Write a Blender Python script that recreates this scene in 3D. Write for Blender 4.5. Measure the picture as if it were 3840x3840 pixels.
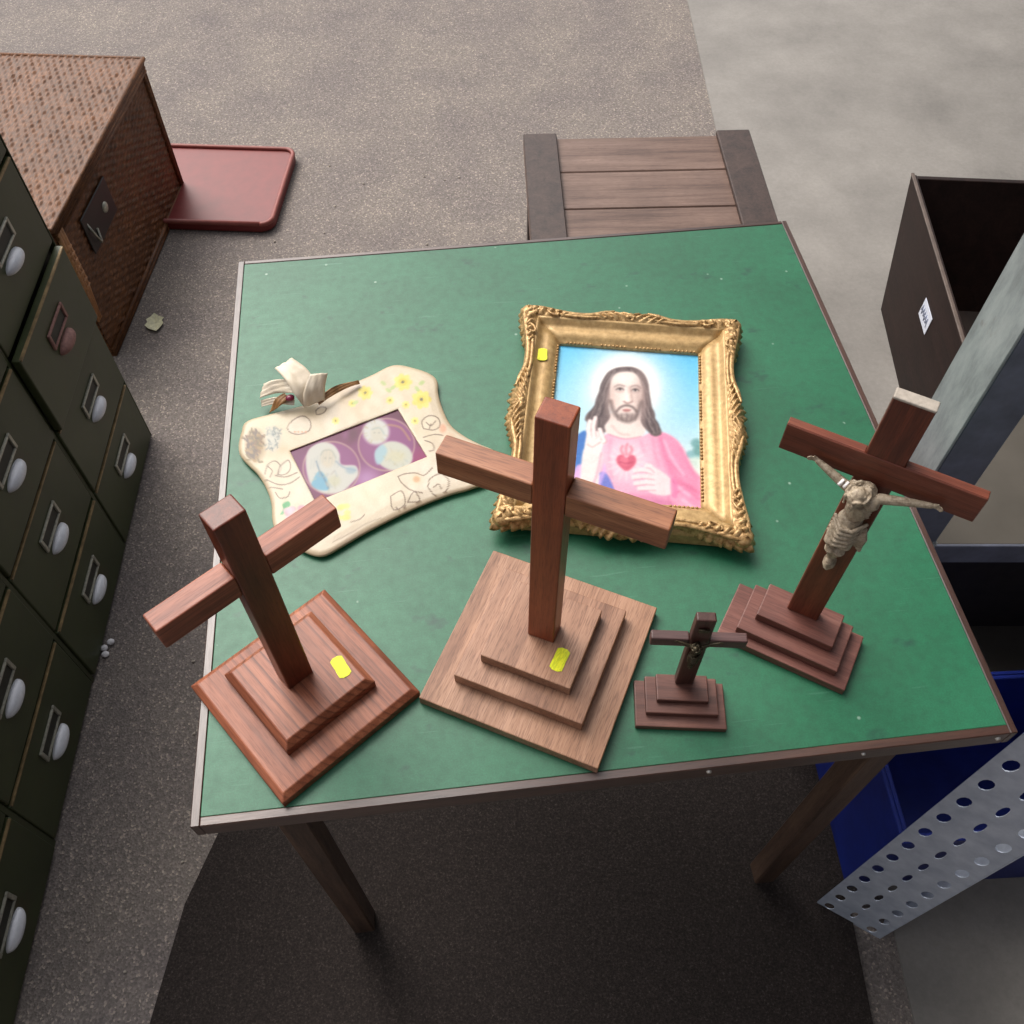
import bpy, bmesh, math, random
import numpy as np
from mathutils import Vector, Matrix, noise as mnoise
R = math.radians
rnd = random.Random(7)
sc = bpy.context.scene
for o in list(bpy.data.objects):
    bpy.data.objects.remove(o)

# ------------------------------------------------------------------ camera, sky, sun, exposure
TZ = 0.70                                   # height of the table top above the ground
cam_d = bpy.data.cameras.new('camera')
cam = bpy.data.objects.new('camera', cam_d)
sc.collection.objects.link(cam)
cam.location = (0, 0, TZ + 0.75)
cam.rotation_euler = (R(90 - 54.97), 0, 0)
cam_d.sensor_width = 36
cam_d.sensor_fit = 'HORIZONTAL'
cam_d.lens = 36 * 3419.4 / 3840
cam_d.clip_start = 0.02
cam_d.clip_end = 300
sc.camera = cam

SUN_EL, SUN_AZ = R(52), R(-38)              # azimuth measured from +y towards +x
world = bpy.data.worlds.new('World')
sc.world = world
world.use_nodes = True
wn = world.node_tree
sky = wn.nodes.new('ShaderNodeTexSky')
sky.sky_type = 'NISHITA'
sky.sun_disc = False
sky.sun_elevation = SUN_EL
sky.sun_rotation = SUN_AZ
sky.altitude = 0
sky.air_density = 1.0
sky.dust_density = 6.0
sky.ozone_density = 0.6
bg = wn.nodes['Background']
bg.inputs['Strength'].default_value = 0.13
hs = wn.nodes.new('ShaderNodeHueSaturation')      # overcast: a nearly grey sky
hs.inputs['Saturation'].default_value = 0.35
wn.links.new(sky.outputs['Color'], hs.inputs['Color'])
wn.links.new(hs.outputs['Color'], bg.inputs['Color'])
sun_d = bpy.data.lights.new('sun', 'SUN')
sun_d.energy = 0.95
sun_d.angle = R(40)
sun_d.color = (1.0, 0.95, 0.88)
sun = bpy.data.objects.new('sun', sun_d)
sc.collection.objects.link(sun)
sd = Vector((math.sin(SUN_AZ) * math.cos(SUN_EL), math.cos(SUN_AZ) * math.cos(SUN_EL), math.sin(SUN_EL)))
sun.rotation_euler = (-sd).to_track_quat('-Z', 'Y').to_euler()
sun.location = sd * 20
vs = sc.view_settings
vs.view_transform = 'Standard'
vs.look = 'None'
vs.exposure = 0.66
vs.gamma = 1.0
vs.use_curve_mapping = False

# ------------------------------------------------------------------ materials
def lin(c):
    return tuple(((v / 255) / 12.92 if v / 255 <= 0.04045 else ((v / 255 + 0.055) / 1.055) ** 2.4) for v in c) + (1.0,)

class Mat:
    def __init__(s, name, rough=0.5, metal=0.0, spec=0.5):
        s.m = bpy.data.materials.new(name)
        s.m.use_nodes = True
        s.n = s.m.node_tree.nodes
        s.l = s.m.node_tree.links
        s.b = s.n['Principled BSDF']
        s.b.inputs['Roughness'].default_value = rough
        s.b.inputs['Metallic'].default_value = metal
        s.b.inputs['Specular IOR Level'].default_value = spec
    def coord(s, scale=(1, 1, 1), loc=(0, 0, 0), rot=(0, 0, 0)):
        t = s.n.new('ShaderNodeTexCoord')
        mp = s.n.new('ShaderNodeMapping')
        mp.inputs['Scale'].default_value = scale
        mp.inputs['Location'].default_value = loc
        mp.inputs['Rotation'].default_value = rot
        s.l.new(t.outputs['Object'], mp.inputs['Vector'])
        return mp.outputs['Vector']
    def noise(s, vec, scale, detail=4, rough=0.55, dist=0.0):
        t = s.n.new('ShaderNodeTexNoise')
        t.inputs['Scale'].default_value = scale
        t.inputs['Detail'].default_value = detail
        t.inputs['Roughness'].default_value = rough
        t.inputs['Distortion'].default_value = dist
        s.l.new(vec, t.inputs['Vector'])
        return t.outputs['Fac']
    def voro(s, vec, scale, feature='F1', out='Distance'):
        t = s.n.new('ShaderNodeTexVoronoi')
        t.feature = feature
        t.inputs['Scale'].default_value = scale
        s.l.new(vec, t.inputs['Vector'])
        return t.outputs[out]
    def ramp(s, fac, stops, mode='LINEAR'):
        r = s.n.new('ShaderNodeValToRGB')
        r.color_ramp.interpolation = mode
        e = r.color_ramp.elements
        while len(e) < len(stops):
            e.new(0.5)
        for k, (p, c) in enumerate(stops):
            e[k].position = p
            e[k].color = c if len(c) == 4 else tuple(c) + (1,)
        s.l.new(fac, r.inputs['Fac'])
        return r.outputs['Color']
    def mix(s, fac, a, b, mode='MIX'):
        x = s.n.new('ShaderNodeMix')
        x.data_type = 'RGBA'
        x.blend_type = mode
        for sock, v in ((x.inputs[0], fac), (x.inputs[6], a), (x.inputs[7], b)):
            if isinstance(v, (int, float, tuple)):
                sock.default_value = v
            else:
                s.l.new(v, sock)
        return x.outputs[2]
    def math(s, op, a, b):
        x = s.n.new('ShaderNodeMath')
        x.operation = op
        for sock, v in ((x.inputs[0], a), (x.inputs[1], b)):
            if isinstance(v, (int, float)):
                sock.default_value = v
            else:
                s.l.new(v, sock)
        return x.outputs[0]
    def color(s, c):
        if isinstance(c, tuple):
            s.b.inputs['Base Color'].default_value = c
        else:
            s.l.new(c, s.b.inputs['Base Color'])
        return s
    def rough(s, f, lo, hi):
        mr = s.n.new('ShaderNodeMapRange')
        mr.inputs['To Min'].default_value = lo
        mr.inputs['To Max'].default_value = hi
        s.l.new(f, mr.inputs['Value'])
        s.l.new(mr.outputs['Result'], s.b.inputs['Roughness'])
    def bump(s, h, strength=0.3, dist=0.001):
        b = s.n.new('ShaderNodeBump')
        b.inputs['Strength'].default_value = strength
        b.inputs['Distance'].default_value = dist
        s.l.new(h, b.inputs['Height'])
        s.l.new(b.outputs['Normal'], s.b.inputs['Normal'])
        return s

def wood(name, dark, mid, light, axis, seed, rings=170, contrast=1.0, rough=0.42, spec=0.5, pore=0.5, lines=0.0):
    """grain runs along the given object axis; lines adds narrow dark late-wood lines"""
    m = Mat(name, rough, spec=spec)
    k = 'xyz'.index(axis)
    def stretched(f, off):
        st = [1.0, 1.0, 1.0]; st[k] = f
        return m.coord(tuple(st), (seed * 1.37 + off, seed * 0.71, seed * 2.3 + off))
    v = stretched(0.07, 0)
    broad = m.noise(v, 34, 4, 0.55, 0.8)
    fig = m.noise(stretched(0.045, 2), rings * 1.1, 5, 0.65, 0.4)
    g = m.mix(0.45, broad, fig)
    col = m.ramp(g, [(0.34, dark), (0.5, mid), (0.66, light)])
    if lines:
        w = m.n.new('ShaderNodeTexWave')
        w.wave_type = 'BANDS'
        w.bands_direction = 'DIAGONAL'
        w.wave_profile = 'SAW'
        w.inputs['Scale'].default_value = 78
        w.inputs['Distortion'].default_value = 3.5
        w.inputs['Detail'].default_value = 1.0
        w.inputs['Detail Scale'].default_value = 0.4
        m.l.new(stretched(0.02, 5), w.inputs['Vector'])
        lc = m.ramp(w.outputs['Fac'], [(0.6, (1, 1, 1, 1)), (0.82, (0.5, 0.42, 0.42, 1)), (0.94, (0.28, 0.2, 0.2, 1)), (1.0, (0.8, 0.8, 0.8, 1))])
        gate = m.ramp(m.noise(stretched(0.05, 9), 22, 2), [(0.36, (0.35, 0.35, 0.35, 1)), (0.54, (1, 1, 1, 1))])
        lc = m.mix(gate, (0.93, 0.92, 0.92, 1), lc)
        col = m.mix(lines, col, m.mix(1.0, col, lc, 'MULTIPLY'))
    blot = m.ramp(m.noise(m.coord((1, 1, 1), (seed, 0, 0)), 14, 4), [(0.3, (0.86, 0.84, 0.84, 1)), (0.7, (1.08, 1.07, 1.06, 1))])
    col = m.mix(1.0, col, blot, 'MULTIPLY')
    p = m.noise(stretched(0.06, 3), 1100, 2, 0.6)
    pc = m.ramp(p, [(0.38, (0.55, 0.5, 0.5, 1)), (0.5, (1, 1, 1, 1))])
    col = m.mix(pore, col, pc, 'MULTIPLY')
    m.color(col)
    m.rough(p, rough + 0.12, rough - 0.05)
    m.bump(p, 0.2, 0.0004)
    return m.m

def plain(name, c, rough=0.5, metal=0.0, var=0.25, scale=40, bump=0.0, spec=0.5, bscale=None):
    m = Mat(name, rough, metal, spec)
    v = m.coord()
    f = m.noise(v, scale, 5, 0.6)
    lo = tuple(x * (1 - var) for x in c[:3]) + (1,)
    hi = tuple(min(1, x * (1 + var)) for x in c[:3]) + (1,)
    m.color(m.ramp(f, [(0.3, lo), (0.7, hi)]))
    if bump:
        m.bump(m.noise(v, bscale or scale * 6, 3), bump, 0.001)
    return m.m

def painted(name, rough, attr='paint', spec=0.5, coat=0.0):
    """print: colours stored on the mesh as a colour attribute"""
    m = Mat(name, rough, spec=spec)
    a = m.n.new('ShaderNodeVertexColor')
    a.layer_name = attr
    v = m.coord()
    g = m.ramp(m.noise(v, 900, 2), [(0.3, (0.94, 0.94, 0.94, 1)), (0.7, (1, 1, 1, 1))])
    m.color(m.mix(1.0, a.outputs['Color'], g, 'MULTIPLY'))
    m.b.inputs['Coat Weight'].default_value = coat
    m.b.inputs['Coat Roughness'].default_value = 0.12
    return m.m

# ------------------------------------------------------------------ mesh helpers
def new_bm():
    return bmesh.new()

def add_box(bm, lo, hi, bevel=0.0, seg=1, mat=None):
    c = [(a + b) / 2 for a, b in zip(lo, hi)]
    s = [abs(b - a) for a, b in zip(lo, hi)]
    r = bmesh.ops.create_cube(bm, size=1.0)
    vs_ = r['verts']
    for v in vs_:
        v.co = Vector((c[0] + v.co.x * s[0], c[1] + v.co.y * s[1], c[2] + v.co.z * s[2]))
    if bevel > 0:
        es = list({e for v in vs_ for e in v.link_edges})
        bmesh.ops.bevel(bm, geom=es, offset=bevel, segments=seg, affect='EDGES', profile=0.5)

def add_tube(bm, pts, rad, n=8, cap=True, flat=1.0):
    """tube along pts; rad one number or a list; flat squashes it in z"""
    pts = [Vector(p) for p in pts]
    k = len(pts)
    rads = [rad] * k if isinstance(rad, (int, float)) else rad
    rings = []
    up = Vector((0, 0, 1))
    for i, p in enumerate(pts):
        t = (pts[min(i + 1, k - 1)] - pts[max(i - 1, 0)]).normalized()
        a = t.cross(up)
        if a.length < 0.1:
            a = t.cross(Vector((0, 1, 0)))
        a.normalize()
        b = a.cross(t).normalized()
        ring = []
        for j in range(n):
            th = 2 * math.pi * j / n
            ring.append(bm.verts.new(p + a * math.cos(th) * rads[i] + b * math.sin(th) * rads[i] * flat))
        rings.append(ring)
    for i in range(k - 1):
        for j in range(n):
            f = bm.faces.new((rings[i][j], rings[i][(j + 1) % n], rings[i + 1][(j + 1) % n], rings[i + 1][j]))
            f.smooth = True
    if cap:
        bm.faces.new(rings[0][::-1])
        bm.faces.new(rings[-1])

def add_ball(bm, c, r, seg=12, rings=8, scale=(1, 1, 1)):
    m = Matrix.Translation(Vector(c)) @ Matrix.Diagonal(Vector((r * scale[0], r * scale[1], r * scale[2], 1)))
    q = bmesh.ops.create_uvsphere(bm, u_segments=seg, v_segments=rings, radius=1.0, matrix=m)
    for v in q['verts']:
        for f in v.link_faces:
            f.smooth = True

def add_poly_prism(bm, pts, z0, z1):
    a = [bm.verts.new((p[0], p[1], z0)) for p in pts]
    b = [bm.verts.new((p[0], p[1], z1)) for p in pts]
    n = len(pts)
    bm.faces.new(b)
    bm.faces.new(a[::-1])
    for i in range(n):
        bm.faces.new((a[i], a[(i + 1) % n], b[(i + 1) % n], b[i]))

def strip(bm, left, right, thick=0.0007, sub=6):
    """a ribbon with real thickness between two edge polylines, smoothed"""
    def smooth(pts):
        pts = [Vector(p) for p in pts]
        out = []
        n = len(pts)
        for i in range(n - 1):
            p0 = pts[max(i - 1, 0)]; p1 = pts[i]; p2 = pts[i + 1]; p3 = pts[min(i + 2, n - 1)]
            for k in range(sub):
                t = k / sub
                out.append(0.5 * ((2 * p1) + (p2 - p0) * t + (2 * p0 - 5 * p1 + 4 * p2 - p3) * t * t + (3 * p1 - p0 - 3 * p2 + p3) * t ** 3))
        out.append(pts[-1])
        return out
    L, Rr = smooth(left), smooth(right)
    W = 8
    top, bot = [], []
    for i in range(len(L)):
        t = (L[min(i + 1, len(L) - 1)] - L[max(i - 1, 0)]).normalized()
        nrm = t.cross((Rr[i] - L[i])).normalized()
        rowt, rowb = [], []
        for j in range(W + 1):
            p = L[i].lerp(Rr[i], j / W)
            p = p + nrm * 0.0016 * mnoise.noise(p * 95) + nrm * 0.0007 * math.sin(j * 2.1 + i * 0.5)
            rowt.append(bm.verts.new(p + nrm * thick / 2))
            rowb.append(bm.verts.new(p - nrm * thick / 2))
        top.append(rowt); bot.append(rowb)
    for i in range(len(L) - 1):
        for j in range(W):
            f = bm.faces.new((top[i][j], top[i][j + 1], top[i + 1][j + 1], top[i + 1][j])); f.smooth = True
            f = bm.faces.new((bot[i][j], bot[i + 1][j], bot[i + 1][j + 1], bot[i][j + 1])); f.smooth = True
        bm.faces.new((top[i][0], top[i + 1][0], bot[i + 1][0], bot[i][0]))
        bm.faces.new((top[i][W], bot[i][W], bot[i + 1][W], top[i + 1][W]))
    for i in (0, len(L) - 1):
        for j in range(W):
            bm.faces.new((top[i][j], bot[i][j], bot[i][j + 1], top[i][j + 1]))

def obj(name, bm, mat, parent=None, loc=(0, 0, 0), rotz=0.0, kind=None, label=None, fix=True):
    me = bpy.data.meshes.new(name)
    if fix:
        bmesh.ops.recalc_face_normals(bm, faces=bm.faces)
    bm.to_mesh(me)
    bm.free()
    if mat:
        me.materials.append(mat)
    o = bpy.data.objects.new(name, me)
    sc.collection.objects.link(o)
    o.location = loc
    o.rotation_euler = (0, 0, rotz)
    if parent:
        o.parent = parent
    if kind:
        o['kind'] = kind
    if label:
        o['label'] = label
    return o

def thing(name, label, cat, loc=(0, 0, 0), rotz=0.0, group=None):
    o = bpy.data.objects.new(name, None)
    o.empty_display_size = 0.05
    sc.collection.objects.link(o)
    o.location = loc
    o.rotation_euler = (0, 0, rotz)
    o['label'] = label
    o['category'] = cat
    if group:
        o['group'] = group
    return o

def tag(o, label, cat, group=None):
    o['label'] = label
    o['category'] = cat
    if group:
        o['group'] = group
    return o

def box_obj(name, lo, hi, mat, parent=None, bevel=0.001, **k):
    bm = new_bm()
    add_box(bm, lo, hi, bevel)
    return obj(name, bm, mat, parent, **k)

def link_copy(o, parent, loc=None):
    c = o.copy()
    sc.collection.objects.link(c)
    c.parent = parent
    if loc is not None:
        c.location = loc
    return c

# ------------------------------------------------------------------ the ground
m = Mat('asphalt', 0.85, spec=0.3)
v = m.coord()
st = m.voro(v, 330, out='Color')
sep = m.n.new('ShaderNodeSeparateColor'); m.l.new(st, sep.inputs[0])
c1 = m.ramp(sep.outputs[0], [(0.0, lin((108, 102, 99))), (0.6, lin((128, 121, 117))), (0.9, lin((142, 134, 129))), (1.0, lin((178, 166, 155)))])
fine = m.noise(v, 600, 3, 0.7)
c1 = m.mix(1.0, c1, m.ramp(fine, [(0.3, (0.84, 0.83, 0.83, 1)), (0.7, (1.12, 1.11, 1.1, 1))]), 'MULTIPLY')
big = m.noise(v, 5, 5, 0.6)
c1 = m.mix(1.0, c1, m.ramp(big, [(0.3, (0.84, 0.82, 0.84, 1)), (0.7, (1.14, 1.12, 1.06, 1))]), 'MULTIPLY')
m.color(c1)
m.bump(m.math('ADD', m.voro(v, 330), m.math('MULTIPLY', fine, 0.4)), 0.5, 0.002)
M_asphalt = m.m
bm = new_bm()
bmesh.ops.create_grid(bm, x_segments=2, y_segments=2, size=45)
obj('ground', bm, M_asphalt, kind='structure')

m = Mat('concrete', 0.75, spec=0.35)
v = m.coord()
a = m.noise(v, 3.5, 6, 0.6); b = m.noise(v, 120, 4, 0.7)
c1 = m.ramp(a, [(0.3, lin((124, 120, 115))), (0.7, lin((152, 147, 141)))])
c1 = m.mix(1.0, c1, m.ramp(b, [(0.3, (0.9, 0.9, 0.9, 1)), (0.7, (1.06, 1.06, 1.06, 1))]), 'MULTIPLY')
m.color(c1); m.bump(b, 0.3, 0.001)
bm = new_bm()
add_box(bm, (0.56, -3, -0.05), (9, 7, 0.004))
obj('concrete_floor', bm, m.m, kind='structure')

# dark mat under the table
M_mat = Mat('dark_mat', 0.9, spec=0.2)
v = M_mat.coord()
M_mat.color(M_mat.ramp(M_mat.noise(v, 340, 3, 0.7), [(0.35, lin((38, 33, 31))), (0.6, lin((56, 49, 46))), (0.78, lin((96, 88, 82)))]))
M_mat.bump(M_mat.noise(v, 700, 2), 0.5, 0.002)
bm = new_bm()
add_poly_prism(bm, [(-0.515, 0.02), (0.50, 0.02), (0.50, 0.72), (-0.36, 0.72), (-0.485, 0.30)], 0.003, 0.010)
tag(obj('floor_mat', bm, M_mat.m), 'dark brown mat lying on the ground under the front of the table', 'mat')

# added unseen shed: roof and walls block light from right and behind camera
M_shed = plain('shade_boards', lin((84, 80, 76)), 0.8, var=0.2, scale=3)
shed = thing('unseen_shade_shed', 'unseen boarded shed added to shade the right side and the near faces', 'shed', (1.62, 0.6, 0.004))
for k in range(12):
    box_obj('shade_roof_board', (-1.0 + k * 0.32, -3.2, 2.42 + 0.02 * (k % 2)), (-0.681 + k * 0.32, 3.4, 2.44 + 0.02 * (k % 2)), M_shed, shed, 0.002)
for y in (-3.0, 0.0, 3.2):
    box_obj('shade_rafter', (-1.0, y, 2.30), (2.8, y + 0.08, 2.419), M_shed, shed, 0.003)
    box_obj('shade_shed_post', (0.9, y, 0), (1.0, y + 0.1, 2.299), M_shed, shed, 0.004)
    box_obj('shade_shed_post', (2.7, y, 0), (2.8, y + 0.1, 2.299), M_shed, shed, 0.004)
for k in range(18):  # unseen wall behind the camera, added to darken near faces
    box_obj('shade_wall_board', (-3.2 + k * 0.34, -2.05, 0), (-2.864 + k * 0.34, -2.02, 2.0), M_shed, shed, 0.003)
for k in range(14):
    box_obj('shade_wall_board', (2.82, -3.2 + k * 0.47, 0), (2.85, -2.734 + k * 0.47, 2.41), M_shed, shed, 0.003)

# ------------------------------------------------------------------ the table
m = Mat('green_paint', 0.5, spec=0.6)
v = m.coord()
a = m.noise(v, 7, 6, 0.62); b = m.noise(v, 90, 5, 0.7); w = m.noise(v, 420, 2, 0.6)
c1 = m.ramp(a, [(0.28, lin((18, 88, 58))), (0.5, lin((23, 98, 66))), (0.72, lin((30, 108, 74)))])
c1 = m.mix(1.0, c1, m.ramp(b, [(0.32, (0.8, 0.82, 0.82, 1)), (0.66, (1.12, 1.1, 1.1, 1))]), 'MULTIPLY')
# small pale flecks and a few dark stains
fl = m.voro(v, 38)
fl = m.ramp(fl, [(0.0, (1, 1, 1, 1)), (0.035, (1, 1, 1, 1)), (0.08, (0, 0, 0, 1))])
sel = m.ramp(m.noise(v, 31, 1), [(0.52, (0, 0, 0, 1)), (0.55, (1, 1, 1, 1))])
fl = m.mix(1.0, fl, sel, 'MULTIPLY')
c1 = m.mix(fl, c1, lin((128, 160, 140)))
stv = m.coord((1, 1.6, 1), (3.1, 1.7, 0))
stn = m.ramp(m.noise(stv, 24, 3, 0.7), [(0.62, (0, 0, 0, 1)), (0.74, (0.7, 0.7, 0.7, 1))])
c1 = m.mix(stn, c1, lin((16, 56, 48)))
for sx_, sy_, ang_, off_ in ((3, 60, 35, 0.0), (3, 70, -62, 4.0)):      # a few long scuffs
    scr = m.noise(m.coord((sx_, sy_, 1), (off_, off_, 0), (0, 0, R(ang_))), 4, 2, 0.5)
    scr = m.ramp(scr, [(0.71, (0, 0, 0, 1)), (0.76, (0.35, 0.35, 0.35, 1))])
    c1 = m.mix(scr, c1, lin((70, 126, 100)))
rub = m.ramp(m.noise(m.coord((1, 1, 1), (7, 2, 0)), 3.2, 6, 0.7), [(0.5, (0, 0, 0, 1)), (0.75, (0.35, 0.35, 0.35, 1))])
c1 = m.mix(rub, c1, lin((48, 120, 88)))
weave_ = m.ramp(m.noise(v, 700, 2, 0.6), [(0.35, (0.86, 0.87, 0.87, 1)), (0.65, (1.1, 1.09, 1.09, 1))])
c1 = m.mix(1.0, c1, weave_, 'MULTIPLY')
m.color(c1)
m.rough(b, 0.56, 0.42)
m.bump(m.math('ADD', w, m.math('MULTIPLY', b, 0.5)), 0.10, 0.0008)
m.b.inputs['Coat Weight'].default_value = 0.08
m.b.inputs['Coat Roughness'].default_value = 0.42
M_green = m.m
M_edge = wood('stained_edge', lin((46, 27, 21)), lin((68, 42, 33)), lin((86, 58, 47)), 'x', 5, rough=0.34, spec=1.0)
M_edge_y = wood('stained_edge_side', lin((46, 27, 21)), lin((68, 42, 33)), lin((86, 58, 47)), 'y', 6, rough=0.34, spec=1.0)
M_apron = wood('dark_apron', lin((40, 26, 20)), lin((62, 42, 32)), lin((84, 60, 46)), 'x', 8, rough=0.5)
M_screw = plain('pale_metal', (0.62, 0.58, 0.52, 1), 0.35, 0.6)
yaw_t = R(6.593)
table = thing('table', 'low table with green painted top and brown wooden edging', 'table', (-0.3405, 0.9058, 0), yaw_t)
TW, TD, TH = 0.700, 0.6965, 0.022           # local: x to the right, y negative towards the camera
box_obj('table_top', (0.008, -TD + 0.008, TZ - TH), (TW - 0.0068, -0.006, TZ), M_green, table, 0.0004)
e = 0.0005
box_obj('edge_strip', (0, -TD, TZ - TH), (0.0078, 0, TZ + e), M_edge_y, table, 0.0008)
box_obj('edge_strip', (TW - 0.0066, -TD, TZ - TH), (TW, 0, TZ + e), M_edge_y, table, 0.0008)
box_obj('edge_strip', (0.0079, -0.0058, TZ - TH), (TW - 0.0067, 0, TZ + e), M_edge, table, 0.0008)
box_obj('edge_strip', (0.0079, -TD, TZ - TH), (TW - 0.0067, -TD + 0.0079, TZ + e), M_edge, table, 0.0008)
a0, a1 = TZ - TH - 0.055, TZ - TH - 0.0004
for lo, hi in (((0.03, -TD + 0.018, a0), (TW - 0.03, -TD + 0.036, a1)), ((0.03, -0.036, a0), (TW - 0.03, -0.018, a1)),
               ((0.012, -TD + 0.04, a0), (0.03, -0.04, a1)), ((TW - 0.03, -TD + 0.04, a0), (TW - 0.012, -0.04, a1))):
    box_obj('apron', lo, hi, M_apron, table, 0.001)
M_leg = wood('leg_wood', lin((54, 40, 32)), lin((82, 62, 50)), lin((104, 82, 66)), 'z', 9, rough=0.55)
for x in (0.036, TW - 0.066):
    for y in (-0.07, -TD + 0.042):
        box_obj('leg', (x, y, 0), (x + 0.03, y + 0.03, a1 - 0.001), M_leg, table, 0.002)
for x, r in ((0.565, 0.0022), (0.685, 0.0028), (0.43, 0.0026)):
    bm = new_bm()
    bmesh.ops.create_cone(bm, cap_ends=True, segments=10, radius1=r, radius2=r * 0.7, depth=0.002,
                          matrix=Matrix.Translation((x, -TD - 0.0006, TZ - 0.008)) @ Matrix.Rotation(R(90), 4, 'X'))
    obj('screw', bm, M_screw, table)

# ------------------------------------------------------------------ price stickers
m = Mat('sticker_yellow', 0.55)
v = m.coord()
lines = m.ramp(m.noise(m.coord((1, 0.3, 1)), 900, 2), [(0.4, lin((205, 212, 20))), (0.62, lin((238, 238, 30)))])
m.color(lines)
M_yel = m.m

def sticker(parent, x, y, z, rot, L=0.021, W=0.0115, tilt=None):
    bm = new_bm()
    c = 0.28
    pts = []
    hx, hy = W / 2, L / 2
    for px, py in ((-hx + c * W, -hy), (hx - c * W, -hy), (hx, -hy + c * W * 0.6), (hx, -hy * 0.35), (hx - 0.0002, 0), (hx, hy * 0.35), (hx, hy - c * W * 0.6), (hx - c * W, hy),
                   (-hx + c * W, hy), (-hx, hy - c * W * 0.6), (-hx, hy * 0.35), (-hx + 0.0002, 0), (-hx, -hy * 0.35), (-hx, -hy + c * W * 0.6)):
        pts.append((px, py))
    add_poly_prism(bm, pts, 0.0001, 0.0005)
    o = obj('price_sticker', bm, M_yel, parent, (x, y, z), rot, label='small yellow price sticker')
    if tilt:
        o.rotation_euler = (tilt[0], tilt[1], rot)
    return o

# ------------------------------------------------------------------ wooden crosses
K = 0.75
def cross(k, p, label, cat, mats, plates, chamf=None):
    g = {n: v_ * K for n, v_ in p.items() if n != 'yaw'}
    t = thing('standing_cross', label, cat, (g['x'], g['y'], TZ), R(p['yaw']))
    o = g['off']
    bm = new_bm()
    add_box(bm, (-g['a'], o - g['b'], plates[-1][2] * K - 0.0002), (g['a'], o + g['b'], g['H']), 0.0014, 3)
    obj('upright', bm, mats['up'], t)
    for s in (-1, 1):                        # the crossbar is halved round the upright: one half each side
        lo, hi = sorted((s * g['a'], s * g['L']))
        bm = new_bm()
        if k == 'C':
            if s > 0:
                continue
            add_box(bm, (-g['L'], o - g['af'], g['z0']), (g['L'], o - g['b'] + 0.0003, g['z1']), 0.0006, 1)
            add_box(bm, (-g['L'], o - g['b'] + 0.0003, g['z0']), (-g['a'] - 0.0001, o + g['ab'], g['z1']), 0.0005, 1)
            add_box(bm, (g['a'] + 0.0001, o - g['b'] + 0.0003, g['z0']), (g['L'], o + g['ab'], g['z1']), 0.0005, 1)
            obj('crossbar', bm, mats['arm'], t)
            continue
        add_box(bm, (lo, o - g['af'], g['z0']), (hi, o + g['ab'], g['z1']), 0.0013, 3)
        obj('crossbar', bm, mats['arm'], t)
    z = 0.0
    for i, (hx, hy, h, cu, cv) in enumerate(plates):
        hx, hy, h1, cu, cv = (q * K for q in (hx, hy, h, cu, cv))
        bm = new_bm()
        if chamf and chamf[i]:
            cw, ch = chamf[i]
            loop = []
            for zz, ex in ((z, cw), (h1 - ch, cw), (h1, 0.0)):
                loop.append([bm.verts.new((cu + sx * (hx + ex), cv + sy * (hy + ex), zz)) for sx, sy in ((-1, -1), (1, -1), (1, 1), (-1, 1))])
            bm.faces.new(loop[0][::-1]); bm.faces.new(loop[-1])
            for q in range(2):
                for j in range(4):
                    bm.faces.new((loop[q][j], loop[q][(j + 1) % 4], loop[q + 1][(j + 1) % 4], loop[q + 1][j]))
            bmesh.ops.bevel(bm, geom=[e_ for e_ in bm.edges], offset=0.0006, segments=1, affect='EDGES')
        else:
            add_box(bm, (cu - hx, cv - hy, z), (cu + hx, cv + hy, h1), 0.0009, 2)
        obj('base_plate' if i == 0 else 'step_plate', bm, mats['plate'][min(i, len(mats['plate']) - 1)], t)
        z = h1 + 0.00005
    return t, g

# colours: reddish pine-like wood (A), tan brown (B), red mahogany (C), dark plum brown (D)
wA = dict(dark=lin((116, 62, 38)), mid=lin((150, 86, 58)), light=lin((178, 110, 78)))
mA = dict(up=wood('red_wood_shaded_upright', lin((76, 30, 16)), lin((108, 48, 28)), lin((132, 66, 40)), 'z', 11, rough=0.33),  # same wood as crossbar and plates, with its shade painted in
          arm=wood('red_wood_crossbar', lin((110, 54, 36)), lin((154, 86, 60)), lin((192, 118, 88)), 'x', 12, rough=0.42, spec=0.55, lines=0.3),
          plate=[wood('red_wood_base', axis='y', seed=13, rings=190, rough=0.44, spec=0.55, lines=0.6, **wA),
                 wood('red_wood_step', axis='y', seed=14, rings=150, rough=0.42, spec=0.55, lines=1.0, **wA)])
pA = dict(x=-.2454, y=.4450, yaw=42.78, a=.0166, b=.0125, H=.3606, L=.0985, z0=.2513, z1=.2834, ab=.0127, af=.0115, off=.0046)
crossA, gA = cross('A', pA, 'reddish wooden cross on square chamfered base at the front left table corner', 'cross', mA,
                   [(.0888, .0864, .0173, .0005, -.0054), (.0541, .0554, .0373, .0013, .0008)], [(0.0055, 0.0045), (0.0055, 0.0055)])
sticker(crossA, 0.0325, -0.0180, 0.0373 * K, R(-9), 0.0215)

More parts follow.
